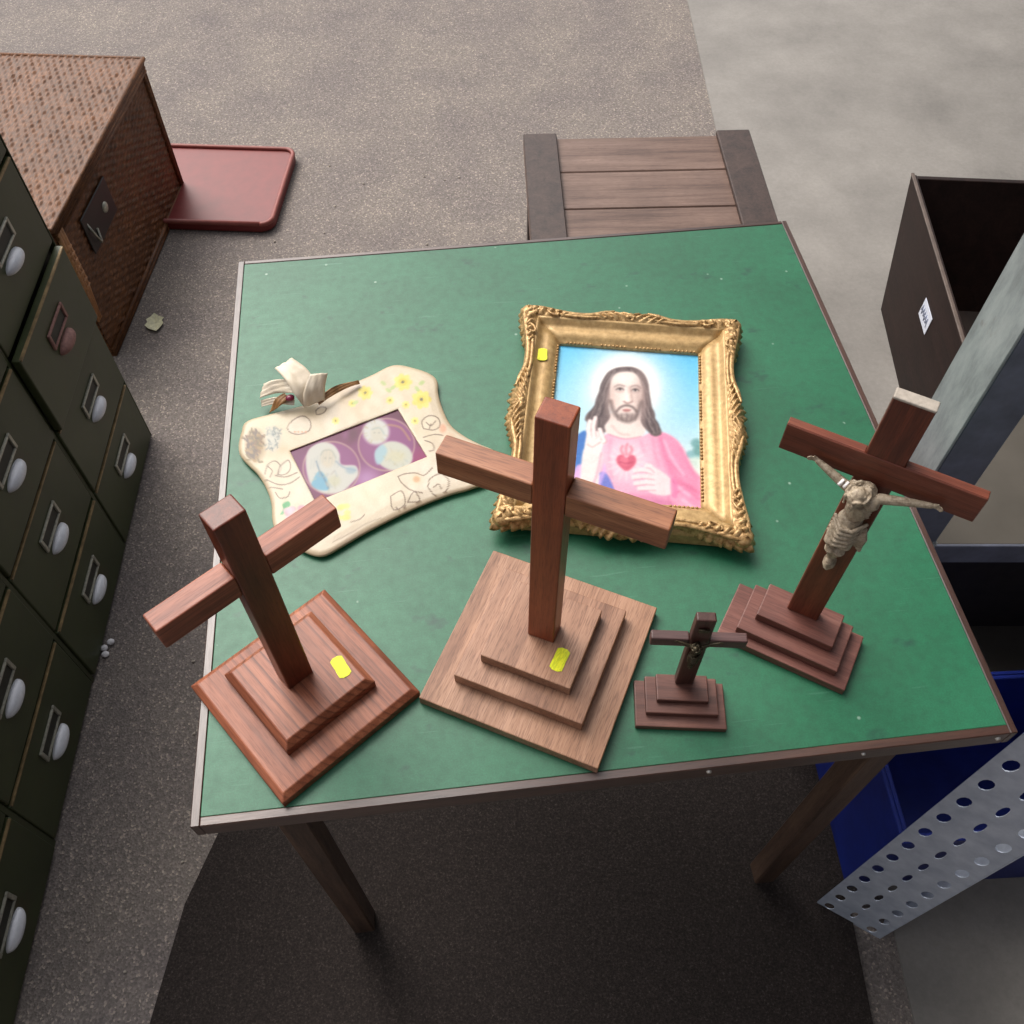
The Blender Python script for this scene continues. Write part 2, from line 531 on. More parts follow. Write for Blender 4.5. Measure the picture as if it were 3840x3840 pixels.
mB = dict(up=wood('tan_wood_upright', lin((112, 50, 24)), lin((142, 68, 36)), lin((164, 86, 48)), 'z', 21, rough=0.36),
          arm=wood('tan_wood_crossbar', lin((118, 72, 44)), lin((152, 96, 62)), lin((178, 122, 84)), 'x', 22, rough=0.44, spec=0.6, pore=0.7),
          plate=[wood('tan_wood_base', lin((130, 90, 66)), lin((162, 120, 92)), lin((186, 144, 116)), 'y', 23, rings=240, rough=0.46, spec=0.55, pore=0.75),
                 wood('tan_wood_step', lin((126, 88, 66)), lin((156, 115, 90)), lin((180, 139, 112)), 'y', 24, rings=240, rough=0.42, pore=0.75),
                 wood('tan_wood_top_step', lin((126, 88, 66)), lin((156, 115, 90)), lin((180, 139, 112)), 'y', 25, rings=240, rough=0.42, pore=0.75)])
pB = dict(x=.0356, y=.4927, yaw=-22.51, a=.0161, b=.0127, H=.4341, L=.1134, z0=.3077, z1=.3392, ab=.0130, af=.0118, off=.0053)
crossB, gB = cross('B', pB, 'tallest wooden cross, tan brown, on three square steps in the middle of the table', 'cross', mB,
                   [(.1095, .1094, .0155, .0018, -.0047), (.0787, .0780, .0340, .0007, -.0020), (.0549, .0542, .0511, -.0011, .0014)])
sticker(crossB, 0.0227, -0.0177, 0.0511 * K, R(-2), 0.0225)

wC = (lin((84, 46, 38)), lin((110, 66, 56)), lin((134, 90, 78)))
mC = dict(up=wood('mahogany_upright', lin((70, 30, 18)), lin((104, 48, 30)), lin((130, 66, 42)), 'z', 31, rough=0.38),
          arm=wood('mahogany_crossbar', lin((86, 40, 26)), lin((114, 58, 40)), lin((138, 80, 58)), 'x', 32, rough=0.4),
          plate=[wood('mahogany_base', *wC, 'x', 33, rough=0.46, spec=0.55)])
pC = dict(x=.3433, y=.5199, yaw=-28.39, a=.0186, b=.0064, H=.4116, L=.0941, z0=.2999, z1=.3355, ab=.0040, af=.0073, off=.0115)
crossC, gC = cross('C', pC, 'dark red crucifix with pale metal figure on three stepped plates near the right table edge', 'crucifix', mC,
                   [(.0791, .0398, .0125, -.0018, -.0110), (.0617, .0338, .0250, -.0008, -.0055), (.0466, .0239, .0380, -.0009, .0050)])
# pale cap on top of the upright
M_cap = plain('pale_end', lin((168, 158, 146)), 0.7, var=0.2, scale=200)
bm = new_bm()
add_box(bm, (-gC['a'] - 0.0002, gC['off'] - gC['b'] - 0.0002, gC['H'] - 0.0012), (gC['a'] + 0.0002, gC['off'] + gC['b'] + 0.0002, gC['H'] + 0.0012), 0.0009, 2)
obj('end_cap', bm, M_cap, crossC)

wD = (lin((72, 42, 34)), lin((106, 68, 58)), lin((130, 90, 78)))
mD = dict(up=wood('plum_upright', lin((40, 20, 16)), lin((64, 36, 30)), lin((84, 52, 44)), 'z', 41, rough=0.42),
          arm=wood('plum_crossbar', lin((52, 32, 30)), lin((84, 58, 56)), lin((106, 80, 78)), 'x', 42, rough=0.42),
          plate=[wood('plum_base', *wD, 'x', 43, rough=0.45)])
pD = dict(x=.1980, y=.4342, yaw=-2.37, a=.0104, b=.0056, H=.1777, L=.0511, z0=.1179, z1=.1335, ab=.0066, af=.0048, off=.0123)
crossD, gD = cross('D', pD, 'smallest crucifix, dark brown with tiny bronze figure, in front of the red crucifix', 'crucifix', mD,
                   [(.0519, .0282, .0091, -.0035, -.0113), (.0414, .0226, .0170, -.0024, -.0036), (.0296, .0162, .0245, -.0022, .0027)])

# ------------------------------------------------------------------ crucified figures: one voxel-fused body
def figure_mesh(vox=0.00055):
    bm = new_bm()
    fv = (pC['off'] - pC['b']) * K           # front face of the upright; the figure stands in front of it (-y)
    def P(x, d, z):
        return (x, fv - d, z)
    def limb(pts, rad, n=10, flat=1.0):
        add_tube(bm, [P(*q) for q in pts], rad, n)
        add_ball(bm, P(*pts[0]), rad[0], 10, 6); add_ball(bm, P(*pts[-1]), rad[-1], 10, 6)
    # arms
    limb([(-0.0125, .0105, .2225), (-.0225, .0085, .2255), (-.0325, .0065, .2290), (-.0405, .0050, .2315)], [.0041, .0036, .0030, .0022])
    limb([(0.0085, .0105, .2240), (.0190, .0085, .2262), (.0300, .0065, .2285), (.0410, .0050, .2305)], [.0041, .0036, .0030, .0022])
    # hands: palm, four fingers, thumb
    for s, hx, hz in ((-1, -.0432, .2325), (1, .0438, .2312)):
        add_ball(bm, P(hx, .0045, hz), .0025, 10, 8, (1.1, 0.6, 1.0))
        for q, (dx, dz, ln) in enumerate(((.0022, .0018, .0030), (.0028, .0007, .0034), (.0028, -.0005, .0033), (.0023, -.0016, .0027))):
            limb([(hx + s * dx * .4, .0047, hz + dz * .6), (hx + s * (dx + ln * .45), .0056, hz + dz), (hx + s * (dx + ln * .7), .0064, hz + dz * .9)], [.00085, .0008, .0006], 6)
        limb([(hx, .0050, hz + .0018), (hx + s * .0010, .0060, hz + .0040)], [.0009, .0007], 6)
    # torso, ribs
    limb([(-.0022, .0085, .2230), (-.0015, .0100, .2150), (-.0010, .0085, .2040), (-.0018, .0075, .1950), (-.0025, .0080, .1860)], [.0085, .0105, .0094, .0080, .0092])
    add_ball(bm, P(-.0075, .0135, .2185), .0058, 10, 8); add_ball(bm, P(.0050, .0135, .2195), .0058, 10, 8)
    for q in range(4):
        zz = .2120 - q * .0032
        for s in (-1, 1):
            limb([(-.001 + s * .0020, .0185 - q * .0008, zz + .0008), (-.001 + s * .0055, .0172 - q * .0008, zz), (-.001 + s * .0085, .0135, zz + .0012)], [.0011, .0012, .0009], 6)
    # neck, head sunk on the chest and turned to the left shoulder
    limb([(-.0025, .0110, .2270), (-.0050, .0150, .2265)], [.0042, .0040])
    add_ball(bm, P(-.0062, .0178, .2255), .0074, 16, 12, (0.92, 1.0, 1.14))
    limb([(-.0066, .0248, .2260), (-.0068, .0262, .2238)], [.0009, .0014], 6)          # nose
    for s in (-1, 1):
        add_ball(bm, P(-.0064 + s * .0026, .0243, .2262), .0010, 8, 6)                      # brow and eyes
        limb([(-.0064 + s * .0010, .0247, .2216), (-.0064 + s * .0028, .0238, .2210)], [.0008, .0006], 6)
    limb([(-.0068, .0225, .2205), (-.0070, .0240, .2172)], [.0036, .0015], 8)             # beard
    for s in (-1, 1):                                                                        # hair locks
        for q in range(4):
            limb([(-.006 + s * (.0040 + .0008 * q), .0200 - .0035 * q, .2305), (-.006 + s * (.0078 + .0004 * q), .0190 - .0040 * q, .2245), (-.006 + s * (.0072), .0195 - .004 * q, .2170)], [.0016, .0019, .0011], 6)
    ring = []                                                                                # plaited crown
    for q in range(22):
        th = 2 * math.pi * q / 21
        ring.append((-.0062 + .0078 * math.cos(th), .0172 + .0086 * math.sin(th), .2295 + .0012 * math.sin(th * 6) - .002 * math.sin(th)))
    add_tube(bm, [P(*q) for q in ring], .0013, 6)
    # loincloth: wrap, folds, hanging knot
    limb([(-.0028, .0085, .1880), (-.0028, .0092, .1800), (-.0030, .0095, .1700)], [.0094, .0108, .0100])
    for q in range(5):
        zz = .1885 - .0048 * q
        limb([(-.0135, .0105, zz + .0012), (-.0062, .0195, zz - .0012 - .0006 * q), (.0022, .0198, zz + .0006), (.0095, .0115, zz + .0044)], [.0014, .0020, .0019, .0014], 8)
    for q, x in enumerate((.0085, .0108, .0128)):
        limb([(x - .003, .0105, .1860), (x, .0125, .1770), (x + .0006, .0115, .1655 - .002 * q)], [.0020, .0025, .0016], 8)
    # legs together, knees bent, crossed feet
    limb([(-.0075, .0100, .1760), (-.0078, .0150, .1640), (-.0060, .0160, .1570), (-.0036, .0110, .1470), (-.0022, .0075, .1360)], [.0068, .0062, .0050, .0044, .0030])
    limb([(.0020, .0100, .1760), (.0010, .0155, .1640), (.0004, .0160, .1575), (-.0006, .0105, .1470), (-.0014, .0062, .1360)], [.0068, .0060, .0050, .0043, .0030])
    limb([(-.0022, .0072, .1365), (-.0018, .0105, .1300), (-.0012, .0100, .1225)], [.0032, .0031, .0020])
    limb([(-.0012, .0050, .1350), (-.0008, .0070, .1290), (.0004, .0062, .1210)], [.0030, .0029, .0020])
    for q in range(4):
        limb([(-.0034 + q * .0012, .0100, .1232), (-.0034 + q * .0012, .0096, .1208 + .0004 * q)], [.0008, .0006], 6)
    limb([(-.001, .001, .1240), (-.001, .006, .1240)], [.0052, .0052], 8)                   # foot rest
    limb([(-.002, -.0005, .205), (-.002, .006, .205)], [.003, .003], 8)
    me = bpy.data.meshes.new('figure')
    bm.to_mesh(me); bm.free()
    o = bpy.data.objects.new('tmp', me)
    sc.collection.objects.link(o)
    md = o.modifiers.new('remesh', 'REMESH'); md.mode = 'VOXEL'; md.voxel_size = vox; md.use_smooth_shade = True
    s = o.modifiers.new('smooth', 'SMOOTH'); s.factor = 0.3; s.iterations = 1
    dg = bpy.context.evaluated_depsgraph_get()
    out = bpy.data.meshes.new_from_object(o.evaluated_get(dg))
    bpy.data.objects.remove(o)
    for p in out.polygons:
        p.use_smooth = True
    out.name = 'figure'
    return out

m = Mat('aged_pewter', 0.55, metal=0.0, spec=0.45)
v = m.coord()
a = m.noise(v, 300, 5, 0.7)
m.color(m.ramp(a, [(0.3, lin((112, 96, 78))), (0.5, lin((166, 150, 128))), (0.8, lin((198, 184, 162)))]))
m.bump(m.noise(v, 520, 4, 0.7), 0.45, 0.0010)
M_pewter = m.m
M_bronze = plain('dark_bronze', lin((70, 62, 46)), 0.42, 0.6, var=0.4, scale=400)
fig = figure_mesh()
fig.materials.append(M_pewter)
fo = bpy.data.objects.new('metal_figure', fig)
sc.collection.objects.link(fo); fo.parent = crossC
fo['label'] = 'pale grey metal figure with outstretched arms nailed to the crossbar'
# small white bands across the upper arm
M_white = plain('white_band_coat', lin((236, 230, 228)), 0.5, var=0.05)
bm = new_bm()
fvC = (pC['off'] - pC['b']) * K
for xx, zz in ((-.0205, .2262), (-.0168, .2255)):
    add_tube(bm, [(xx - .0012, fvC - .0100, zz - .0036), (xx, fvC - .0132, zz), (xx + .0010, fvC - .0105, zz + .0036)], [.0012, .0015, .0012], 8)
obj('white_band', bm, M_white, crossC)
# the small figure shares the shape, scaled down
figd = fig.copy(); figd.materials.clear(); figd.materials.append(M_bronze)
fo2 = bpy.data.objects.new('bronze_figure', figd)
sc.collection.objects.link(fo2); fo2.parent = crossD
sD = 0.40
fo2.scale = (sD, sD, sD)
fo2.location = (-0.0010, (pD['off'] - pD['b']) * K - fvC * sD + 0.0004, 0.0985 - 0.2255 * sD)
bm = new_bm()
fvD = (pD['off'] - pD['b']) * K
add_box(bm, (-.0042, fvD - .0014, .1155), (.0042, fvD + .0003, .1205), 0.0006, 1)
add_tube(bm, [(-.0046, fvD - .0012, .1207), (0, fvD - .0016, .1213), (.0046, fvD - .0012, .1207)], [.0008, .0010, .0008], 8)
obj('scroll_plaque', bm, M_bronze, crossD)

# ------------------------------------------------------------------ painting helpers (numpy; colours end up on the mesh)
def seg_dist(x, y, pts, closed=False):
    d = np.full(x.shape, 1e9)
    n = len(pts)
    for i in range(n if closed else n - 1):
        ax, ay = pts[i]; bx, by = pts[(i + 1) % n]
        dx, dy = bx - ax, by - ay
        t = np.clip(((x - ax) * dx + (y - ay) * dy) / (dx * dx + dy * dy + 1e-9), 0, 1)
        d = np.minimum(d, np.hypot(x - ax - t * dx, y - ay - t * dy))
    return d
def inside(x, y, pts):
    r = np.zeros(x.shape, bool)
    n = len(pts)
    for i in range(n):
        ax, ay = pts[i]; bx, by = pts[(i + 1) % n]
        c = ((ay > y) != (by > y))
        with np.errstate(divide='ignore', invalid='ignore'):
            xi = (bx - ax) * (y - ay) / (by - ay + 1e-12) + ax
        r ^= c & (x < xi)
    return r
def curve(pts, sub=6, closed=False):
    n = len(pts); out = []
    P_ = [np.array(p, float) for p in pts]
    for i in range(n if closed else n - 1):
        if closed:
            p0, p1, p2, p3 = P_[i - 1], P_[i], P_[(i + 1) % n], P_[(i + 2) % n]
        else:
            p0, p1, p2, p3 = P_[max(i - 1, 0)], P_[i], P_[i + 1], P_[min(i + 2, n - 1)]
        for k in range(sub):
            t = k / sub
            out.append(tuple(0.5 * (2 * p1 + (p2 - p0) * t + (2 * p0 - 5 * p1 + 4 * p2 - p3) * t * t + (3 * p1 - p0 - 3 * p2 + p3) * t ** 3)))
    if not closed:
        out.append(tuple(P_[-1]))
    return out

class Painter:
    """paints sRGB colours over sheet coordinates x, y"""
    def __init__(s, x, y, base):
        s.x, s.y = x, y
        s.white = 0.82                        # reflectance of the paper or glaze
        s.c = np.tile(np.array(base, float), (len(x), 1))
        r = np.random.RandomState(3)
        s.n = r.rand(len(x))
    def put(s, mask, col):
        s.c += (np.array(col, float) - s.c) * np.clip(mask, 0, 1)[:, None]
    def poly(s, pts, col, soft=6, a=1.0, smooth=True):
        pts = curve(pts, 5, True) if smooth else pts
        d = seg_dist(s.x, s.y, pts, True)
        d = np.where(inside(s.x, s.y, pts), d, -d)
        s.put(a * np.clip(d / soft + 0.5, 0, 1), col)
    def ell(s, cx, cy, rx, ry, col, soft=0.15, a=1.0, rot=0.0):
        c, q = math.cos(rot), math.sin(rot)
        dx, dy = s.x - cx, s.y - cy
        r = np.hypot((dx * c + dy * q) / rx, (-dx * q + dy * c) / ry)
        s.put(a * np.clip((1 - r) / soft + 0.5, 0, 1), col)
    def glow(s, cx, cy, rx, ry, col, a=1.0, p=2.0):
        r = np.hypot((s.x - cx) / rx, (s.y - cy) / ry)
        s.put(a * np.clip(1 - r, 0, 1) ** (1 / p) if p < 1 else a * np.exp(-(r * p) ** 2), col)
    def line(s, pts, col, w=4, a=1.0, soft=4, smooth=True):
        pts = curve(pts, 5) if smooth else pts
        d = seg_dist(s.x, s.y, pts)
        s.put(a * np.clip((w - d) / soft + 0.5, 0, 1), col)
    def soften(s, nx, ny, sig):
        k = np.exp(-0.5 * (np.arange(-4, 5) / sig) ** 2); k /= k.sum()
        g = s.c.reshape(ny, nx, 3)
        for ax in (0, 1):
            pad = [(4, 4) if a == ax else (0, 0) for a in range(3)]
            q = np.pad(g, pad, 'edge')
            g = sum(k[i] * np.take(q, range(i, i + g.shape[ax]), ax) for i in range(9))
        s.c = g.reshape(-1, 3)
    def mottle(s, nx, ny, amp):
        r = np.random.RandomState(8)
        t = np.zeros((ny, nx, 1))
        for q in (6, 3, 1):
            b = r.rand(ny // q + 2, nx // q + 2, 1) - .5
            t += np.kron(b, np.ones((q, q, 1)))[:ny, :nx] / 1.5
        s.c = s.c + (t * amp).reshape(-1, 1)
    def linear(s):
        c = np.clip(s.c / 255, 0, 1)
        return np.where(c <= 0.04045, c / 12.92, ((c + 0.055) / 1.055) ** 2.4) * s.white

def set_colors(me, rgb, attr='paint'):
    a = me.color_attributes.new(attr, 'FLOAT_COLOR', 'POINT')
    buf = np.ones((len(me.vertices), 4), np.float32)
    buf[:, :3] = rgb
    a.data.foreach_set('color', buf.ravel())

def sheet(H, u, v):
    w = H[2][0] * u + H[2][1] * v + H[2][2]
    return (H[0][0] * u + H[0][1] * v + H[0][2]) / w, (H[1][0] * u + H[1][1] * v + H[1][2]) / w

# ------------------------------------------------------------------ gilt picture frame with devotional print
frame = thing('picture_frame', 'ornate gold picture frame holding a print of a bearded man in pink robe', 'picture frame', (0.1205, 0.6350, TZ), R(-5.9))
m = Mat('gilt', 0.42, metal=0.25, spec=0.5)
v = m.coord()
a = m.noise(v, 160, 5, 0.65); b = m.noise(v, 30, 4, 0.6)
c1 = m.ramp(a, [(0.3, lin((162, 132, 86))), (0.55, lin((190, 158, 108))), (0.8, lin((210, 182, 134)))])
c1 = m.mix(1.0, c1, m.ramp(b, [(0.3, (0.82, 0.8, 0.76, 1)), (0.7, (1.1, 1.08, 1.05, 1))]), 'MULTIPLY')
m.color(c1); m.rough(b, 0.38, 0.5); m.bump(m.noise(v, 500, 3), 0.15, 0.0005)
M_gilt = m.m
m = Mat('gilt_dark', 0.42, metal=0.35)
v = m.coord()
a = m.noise(v, 220, 5, 0.7)
m.color(m.ramp(a, [(0.34, lin((116, 86, 50))), (0.5, lin((178, 142, 92))), (0.78, lin((220, 188, 138)))]))
m.bump(m.noise(v, 700, 3), 0.2, 0.0005)
M_gilt2 = m.m
OW, OH = 0.2310 / 2, 0.2880 / 2               # half outside of the plain moulding
# moulding: four mitred lengths, profile = (distance in from outside, height)
PROF = [(0.0, 0.004), (0.0, 0.017), (0.003, 0.0215), (0.0075, 0.0265), (0.0105, 0.0285), (0.0125, 0.0270), (0.0150, 0.0225), (0.0185, 0.0205),
        (0.0225, 0.0212), (0.0280, 0.0205), (0.0325, 0.0178), (0.0350, 0.0142), (0.0375, 0.0138), (0.0375, 0.004)]
def moulding(side):
    bm = new_bm()
    L = {0: (-OW, OW), 1: (-OW, OW), 2: (-OH, OH), 3: (-OH, OH)}[side]
    NL = 24
    grid = []
    for i in range(NL + 1):
        f = i / NL
        row = []
        for s, h in PROF:
            lo, hi = L[0] + s, L[1] - s
            t = lo + (hi - lo) * f
            if side == 0: p = (t, -OH + s, h)
            elif side == 1: p = (t, OH - s, h)
            elif side == 2: p = (-OW + s, t, h)
            else: p = (OW - s, t, h)
            row.append(bm.verts.new(p))
        grid.append(row)
    for i in range(NL):
        for j in range(len(PROF)):
            k = (j + 1) % len(PROF)
            fc = bm.faces.new((grid[i][j], grid[i][k], grid[i + 1][k], grid[i + 1][j]))
            fc.smooth = 1 <= j <= 11
    bm.faces.new(grid[0]); bm.faces.new(grid[-1][::-1])
    return bm
for s in range(4):
    obj('moulding', moulding(s), M_gilt, frame)
# carved border: a solid wavy band with fluted leaves, then scroll strokes on top
def stroke(bm, pts, r0, r1, zf, sub=6, flat=0.8):
    c = curve(pts, sub)
    n = len(c)
    pp, rr = [], []
    for i, (x, y) in enumerate(c):
        t = i / (n - 1)
        r = (r0 + (r1 - r0) * t) * min(1.0, 0.35 + 4 * t, 0.35 + 4 * (1 - t))
        pp.append((x, y, zf(x, y, t))); rr.append(r)
    add_tube(bm, pp, rr, 8, True, flat)
OUTL = [(0.0, .0088), (.07, .0104), (.14, .0098), (.22, .0064), (.32, .0020), (.45, -.0020), (.58, -.0006), (.70, .0044), (.82, .0092), (.92, .0116), (1.0, .0116)]
def outline(n):
    for (a_, x_), (b_, y_) in zip(OUTL, OUTL[1:]):
        if n <= b_:
            f = (n - a_) / (b_ - a_)
            f = f * f * (3 - 2 * f)
            return x_ + (y_ - x_) * f
    return OUTL[-1][1]
OC = OUTL[-1][1]
def place(side, along, outw):
    """along = distance from the middle of a side, outw = distance outside the plain moulding"""
    half = OW if side < 2 else OH
    along = along * (half + (outw if abs(along) > half * 0.75 else outw * abs(along) / half)) / half
    if side == 0: return (along, -OH - outw)
    if side == 1: return (-along, OH + outw)
    if side == 2: return (-OW - outw, -along)
    return (OW + outw, along)
def leafy(n):
    """1 where leaves are carved, 0 on the smooth part of the scroll"""
    a_ = max(0.0, min(1.0, (n - 0.60) / 0.08))
    b_ = max(0.0, min(1.0, (0.40 - n) / 0.08))
    return max(a_, b_)
def border(side):
    bm = new_bm()
    half = OW if side < 2 else OH
    N_, M_ = int(half * 2 / 0.0009), 16
    grid = []
    for i in range(N_ + 1):
        t = -half + 2 * half * i / N_
        n = abs(t) / half
        sg = 1 if t >= 0 else -1
        o = outline(n)
        lf = leafy(n)
        row = []
        for j in range(M_ + 1):
            q = j / M_                                # 0 inside .. 1 outside
            outw = -0.0125 + (o + 0.0125) * q
            slant = (t * sg) + (outw * (1.5 if n > 0.5 else -1.7))
            rib = abs(math.sin(math.pi * slant / 0.0104))
            if q > 0.86:
                outw += lf * min(1.0, (1.0 - n) / 0.10) * (rib - 0.5) * 0.0048 * (q - 0.86) / 0.14
            z_ = 0.0262 + 0.0042 * math.sin(math.pi * min(1, q * 1.25)) - 0.0100 * max(0, (q - 0.62) / 0.38) ** 1.7
            z_ += lf * (rib ** 0.7 - 0.5) * 0.0072 * math.sin(math.pi * min(1.0, max(0.0, (q - 0.16) / 0.84)) ** 0.8)
            if lf < 1:                                # long smooth flute between the leaves
                z_ += (1 - lf) * (-0.0052 * math.exp(-((q - 0.42) / 0.10) ** 2) + 0.0026 * math.exp(-((q - 0.68) / 0.10) ** 2))
            row.append(bm.verts.new((*place(side, t, outw), z_)))
        x_, y_ = place(side, t, o - 0.0085)
        row.append(bm.verts.new((x_, y_, 0.010)))
        x_, y_ = place(side, t, -0.0125)
        row.append(bm.verts.new((x_, y_, 0.003)))
        grid.append(row)
    W_ = M_ + 3  # carved top, undercut, inner foot
    for i in range(N_):
        for j in range(W_):
            k = (j + 1) % W_
            f_ = bm.faces.new((grid[i][j], grid[i][k], grid[i + 1][k], grid[i + 1][j])); f_.smooth = j < M_
    bm.faces.new(grid[0]); bm.faces.new(grid[-1][::-1])
    return bm
def scrolls(side):
    bm = new_bm()
    half = OW if side < 2 else OH
    def S(pts, r0, r1, z0_=0.0285, z1_=0.0285):
        stroke(bm, [place(side, *p_) for p_ in pts], r0, r1, lambda x, y, t: z0_ + (z1_ - z0_) * t)
    for s_ in (-1, 1):
        S([(s_ * half * .16, .0040), (s_ * half * .26, .0005), (s_ * half * .40, -.0042), (s_ * half * .56, -.0046), (s_ * half * .72, -.0015), (s_ * half * .86, .0030), (s_ * half * .96, .0062)], .0027, .0036, .0300, .0268)
        S([(s_ * half * .10, -.0030), (s_ * half * .22, -.0060), (s_ * half * .40, -.0088), (s_ * half * .58, -.0088), (s_ * half * .74, -.0068)], .0017, .0022, .0300, .0300)
        cx = s_ * half * .80
        S([(cx + s_ * .0052 * math.cos(t_), -.0052 + .0044 * math.sin(t_)) for t_ in np.linspace(2.6, 7.6, 9)], .0019, .0012, .0310, .0315)
    for k in range(-2, 3):                       # shell in the middle
        a_ = k * 0.42
        S([(math.sin(a_) * .0030, -.0075 + .002 * math.cos(a_)), (math.sin(a_) * .0085, -.0070 + .0075 * math.cos(a_)), (math.sin(a_) * .0140, -.0070 + .0138 * math.cos(a_))], .0031, .0024, .0325, .0245)
    return bm
for s_ in range(4):
    o_ = obj('carved_border', border(s_), M_gilt2, frame)
    obj('scroll', scrolls(s_), M_gilt2, o_, kind='stuff')
def corner(sx, sy):
    bm = new_bm()
    a0_ = math.atan2(sy, sx)
    bx, by = sx * (OW - 0.0045), sy * (OH - 0.0045)
    add_ball(bm, (bx + sx * .0045, by + sy * .0045, 0.0220), 0.0106, 16, 10, (1, 1, 0.78))
    for k in (-1, 0, 1):
        a_ = a0_ + k * 0.62
        p_ = [(bx + math.cos(a_) * q * .0150 - sx * .004, by + math.sin(a_) * q * .0150 - sy * .004) for q in (0.0, 0.4, 0.8, 1.1)]
        stroke(bm, p_, 0.0030, 0.0026, lambda x, y, t: 0.0305 - 0.008 * t * t)
    for s2 in (-1, 1):
        a_ = a0_ + s2 * 1.75
        p_ = [(bx + math.cos(a_ + s2 * q * .35) * q * .024, by + math.sin(a_ + s2 * q * .35) * q * .024) for q in (0.15, 0.5, 0.8, 1.0)]
        stroke(bm, p_, 0.0030, 0.0017, lambda x, y, t: 0.0300 - 0.002 * t)
    return bm
for sx in (-1, 1):
    for sy in (-1, 1):
        obj('corner_leaf', corner(sx, sy), M_gilt2, frame, kind='stuff')
# beaded sight edge
IW, IH = OW - 0.0375, OH - 0.0375
bm = new_bm()
for sx in (-1, 1):
    n = 48
    for i in range(n + 1):
        if i % 12 in (0, 1):
            continue
        add_ball(bm, (sx * (IW + 0.0013), -IH + 2 * IH * i / n, 0.0145), 0.0017, 6, 4)
    n = 36
    for i in range(n + 1):
        if i % 9 in (0, 1):
            continue
        add_ball(bm, (-IW + 2 * IW * i / n, sx * (IH + 0.0013), 0.0145), 0.0017, 6, 4)
obj('beading', bm, M_gilt2, frame, fix=False)
sticker(frame, -0.0955, 0.0790, 0.0222, R(4), 0.0185, 0.0110)
box_obj('backing_board', (-OW + 0.006, -OH + 0.006, 0.0005), (OW - 0.006, OH - 0.006, 0.0038), plain('backing_card', lin((120, 95, 70)), 0.8), frame, 0.0)

# the print, drawn on its own sheet
HP = [[6150.16, 760.74, 957.32], [428.2, -4146.9, 936.63], [-0.060864, 0.588966, 1.0]]
W2, H2 = IW + 0.001, IH + 0.001
NX, NY = 210, 290
gx, gy = np.meshgrid(np.linspace(-W2, W2, NX), np.linspace(-H2, H2, NY))
X, Y = sheet(HP, gx.ravel(), gy.ravel())
p = Painter(X, Y, (120, 205, 240))
t = np.clip((Y - 430) / 700, 0, 1)
p.c = np.array((92, 196, 240.0)) * (1 - t[:, None]) + np.array((206, 230, 234.0)) * t[:, None]
p.put(np.clip((X - 900) / 900, 0, .35) * (1 - t), (70, 178, 236))
p.glow(960, 720, 330, 330, (226, 240, 246), 0.9, 1.3)
p.glow(960, 710, 270, 270, (255, 250, 246), 1.0, 1.1)
p.ell(960, 705, 205, 200, (255, 251, 247), 0.5, 0.9)
# distant trees and slope, lower right
for cx, cy, rr, col in ((1425, 1075, 34, (96, 150, 150)), (1440, 1130, 40, (84, 140, 138)), (1385, 1150, 30, (120, 170, 176)), (1420, 1190, 40, (150, 196, 196))):
    p.ell(cx, cy, rr, rr * .9, col, 0.6, 0.8)
p.poly([(1330, 1190), (1460, 1180), (1470, 1300), (1350, 1300)], (214, 226, 214), 20, 0.8)
# robe
p.poly([(800, 1030), (880, 1012), (960, 1045), (1060, 1035), (1140, 1000), (1230, 1012), (1310, 1068), (1360, 1160), (1415, 1260), (1480, 1340), (1480, 1560), (560, 1560), (600, 1300), (690, 1180), (760, 1080)], (240, 160, 188), 10)
p.glow(960, 1180, 240, 200, (252, 214, 222), 0.9, 1.2)
p.poly([(1170, 1010), (1260, 1030), (1340, 1110), (1400, 1230), (1470, 1340), (1470, 1500), (1330, 1420), (1250, 1300), (1190, 1160)], (240, 142, 176), 24, 0.8)
for pts, w_, a_ in (([(1190, 1040), (1230, 1180), (1290, 1300), (1400, 1370)], 9, .55), ([(1140, 1020), (1150, 1130), (1180, 1220)], 8, .4), ([(1250, 1200), (1300, 1250), (1330, 1280)], 8, .5),
                    ([(1270, 1330), (1350, 1350), (1440, 1400)], 10, .75), ([(1290, 1400), (1370, 1380), (1440, 1440)], 8, .7), ([(1250, 1480), (1240, 1400), (1260, 1350)], 10, .6),
                    ([(1320, 1110), (1370, 1220), (1420, 1300)], 7, .35), ([(860, 1060), (850, 1180), (870, 1300)], 9, .3), ([(1060, 1060), (1080, 1130)], 8, .3), ([(1100, 1480), (1180, 1460), (1230, 1500)], 14, .6)):
    p.line(pts, (206, 104, 146), w_, a_ * .8, 22)
for pts, w_, a_ in (([(1215, 1060), (1270, 1180), (1340, 1280)], 10, .6), ([(1300, 1360), (1380, 1420)], 10, .6), ([(1340, 1450), (1400, 1500)], 12, .5), ([(900, 1100), (890, 1250)], 10, .5)):
    p.line(pts, (255, 196, 216), w_, a_, 14)
p.poly([(900, 1420), (1240, 1440), (1280, 1560), (860, 1560)], (200, 120, 160), 30, 0.55)
# blue cloak at the left and below the raised arm
p.poly([(560, 1080), (640, 1020), (700, 1000), (690, 1160), (640, 1260), (520, 1300)], (52, 112, 188), 10)
p.poly([(640, 1220), (720, 1230), (740, 1300), (660, 1340), (600, 1330)], (226, 176, 226), 14, 0.9)
p.poly([(770, 1290), (830, 1270), (890, 1400), (860, 1470), (780, 1400)], (86, 110, 200), 14, 0.85)
p.poly([(745, 1330), (800, 1270), (820, 1210), (830, 1260), (800, 1340), (790, 1400)], (214, 170, 232), 12, 0.7)
p.poly([(560, 1330), (760, 1330), (800, 1440), (560, 1560)], (238, 140, 190), 16, 0.8)
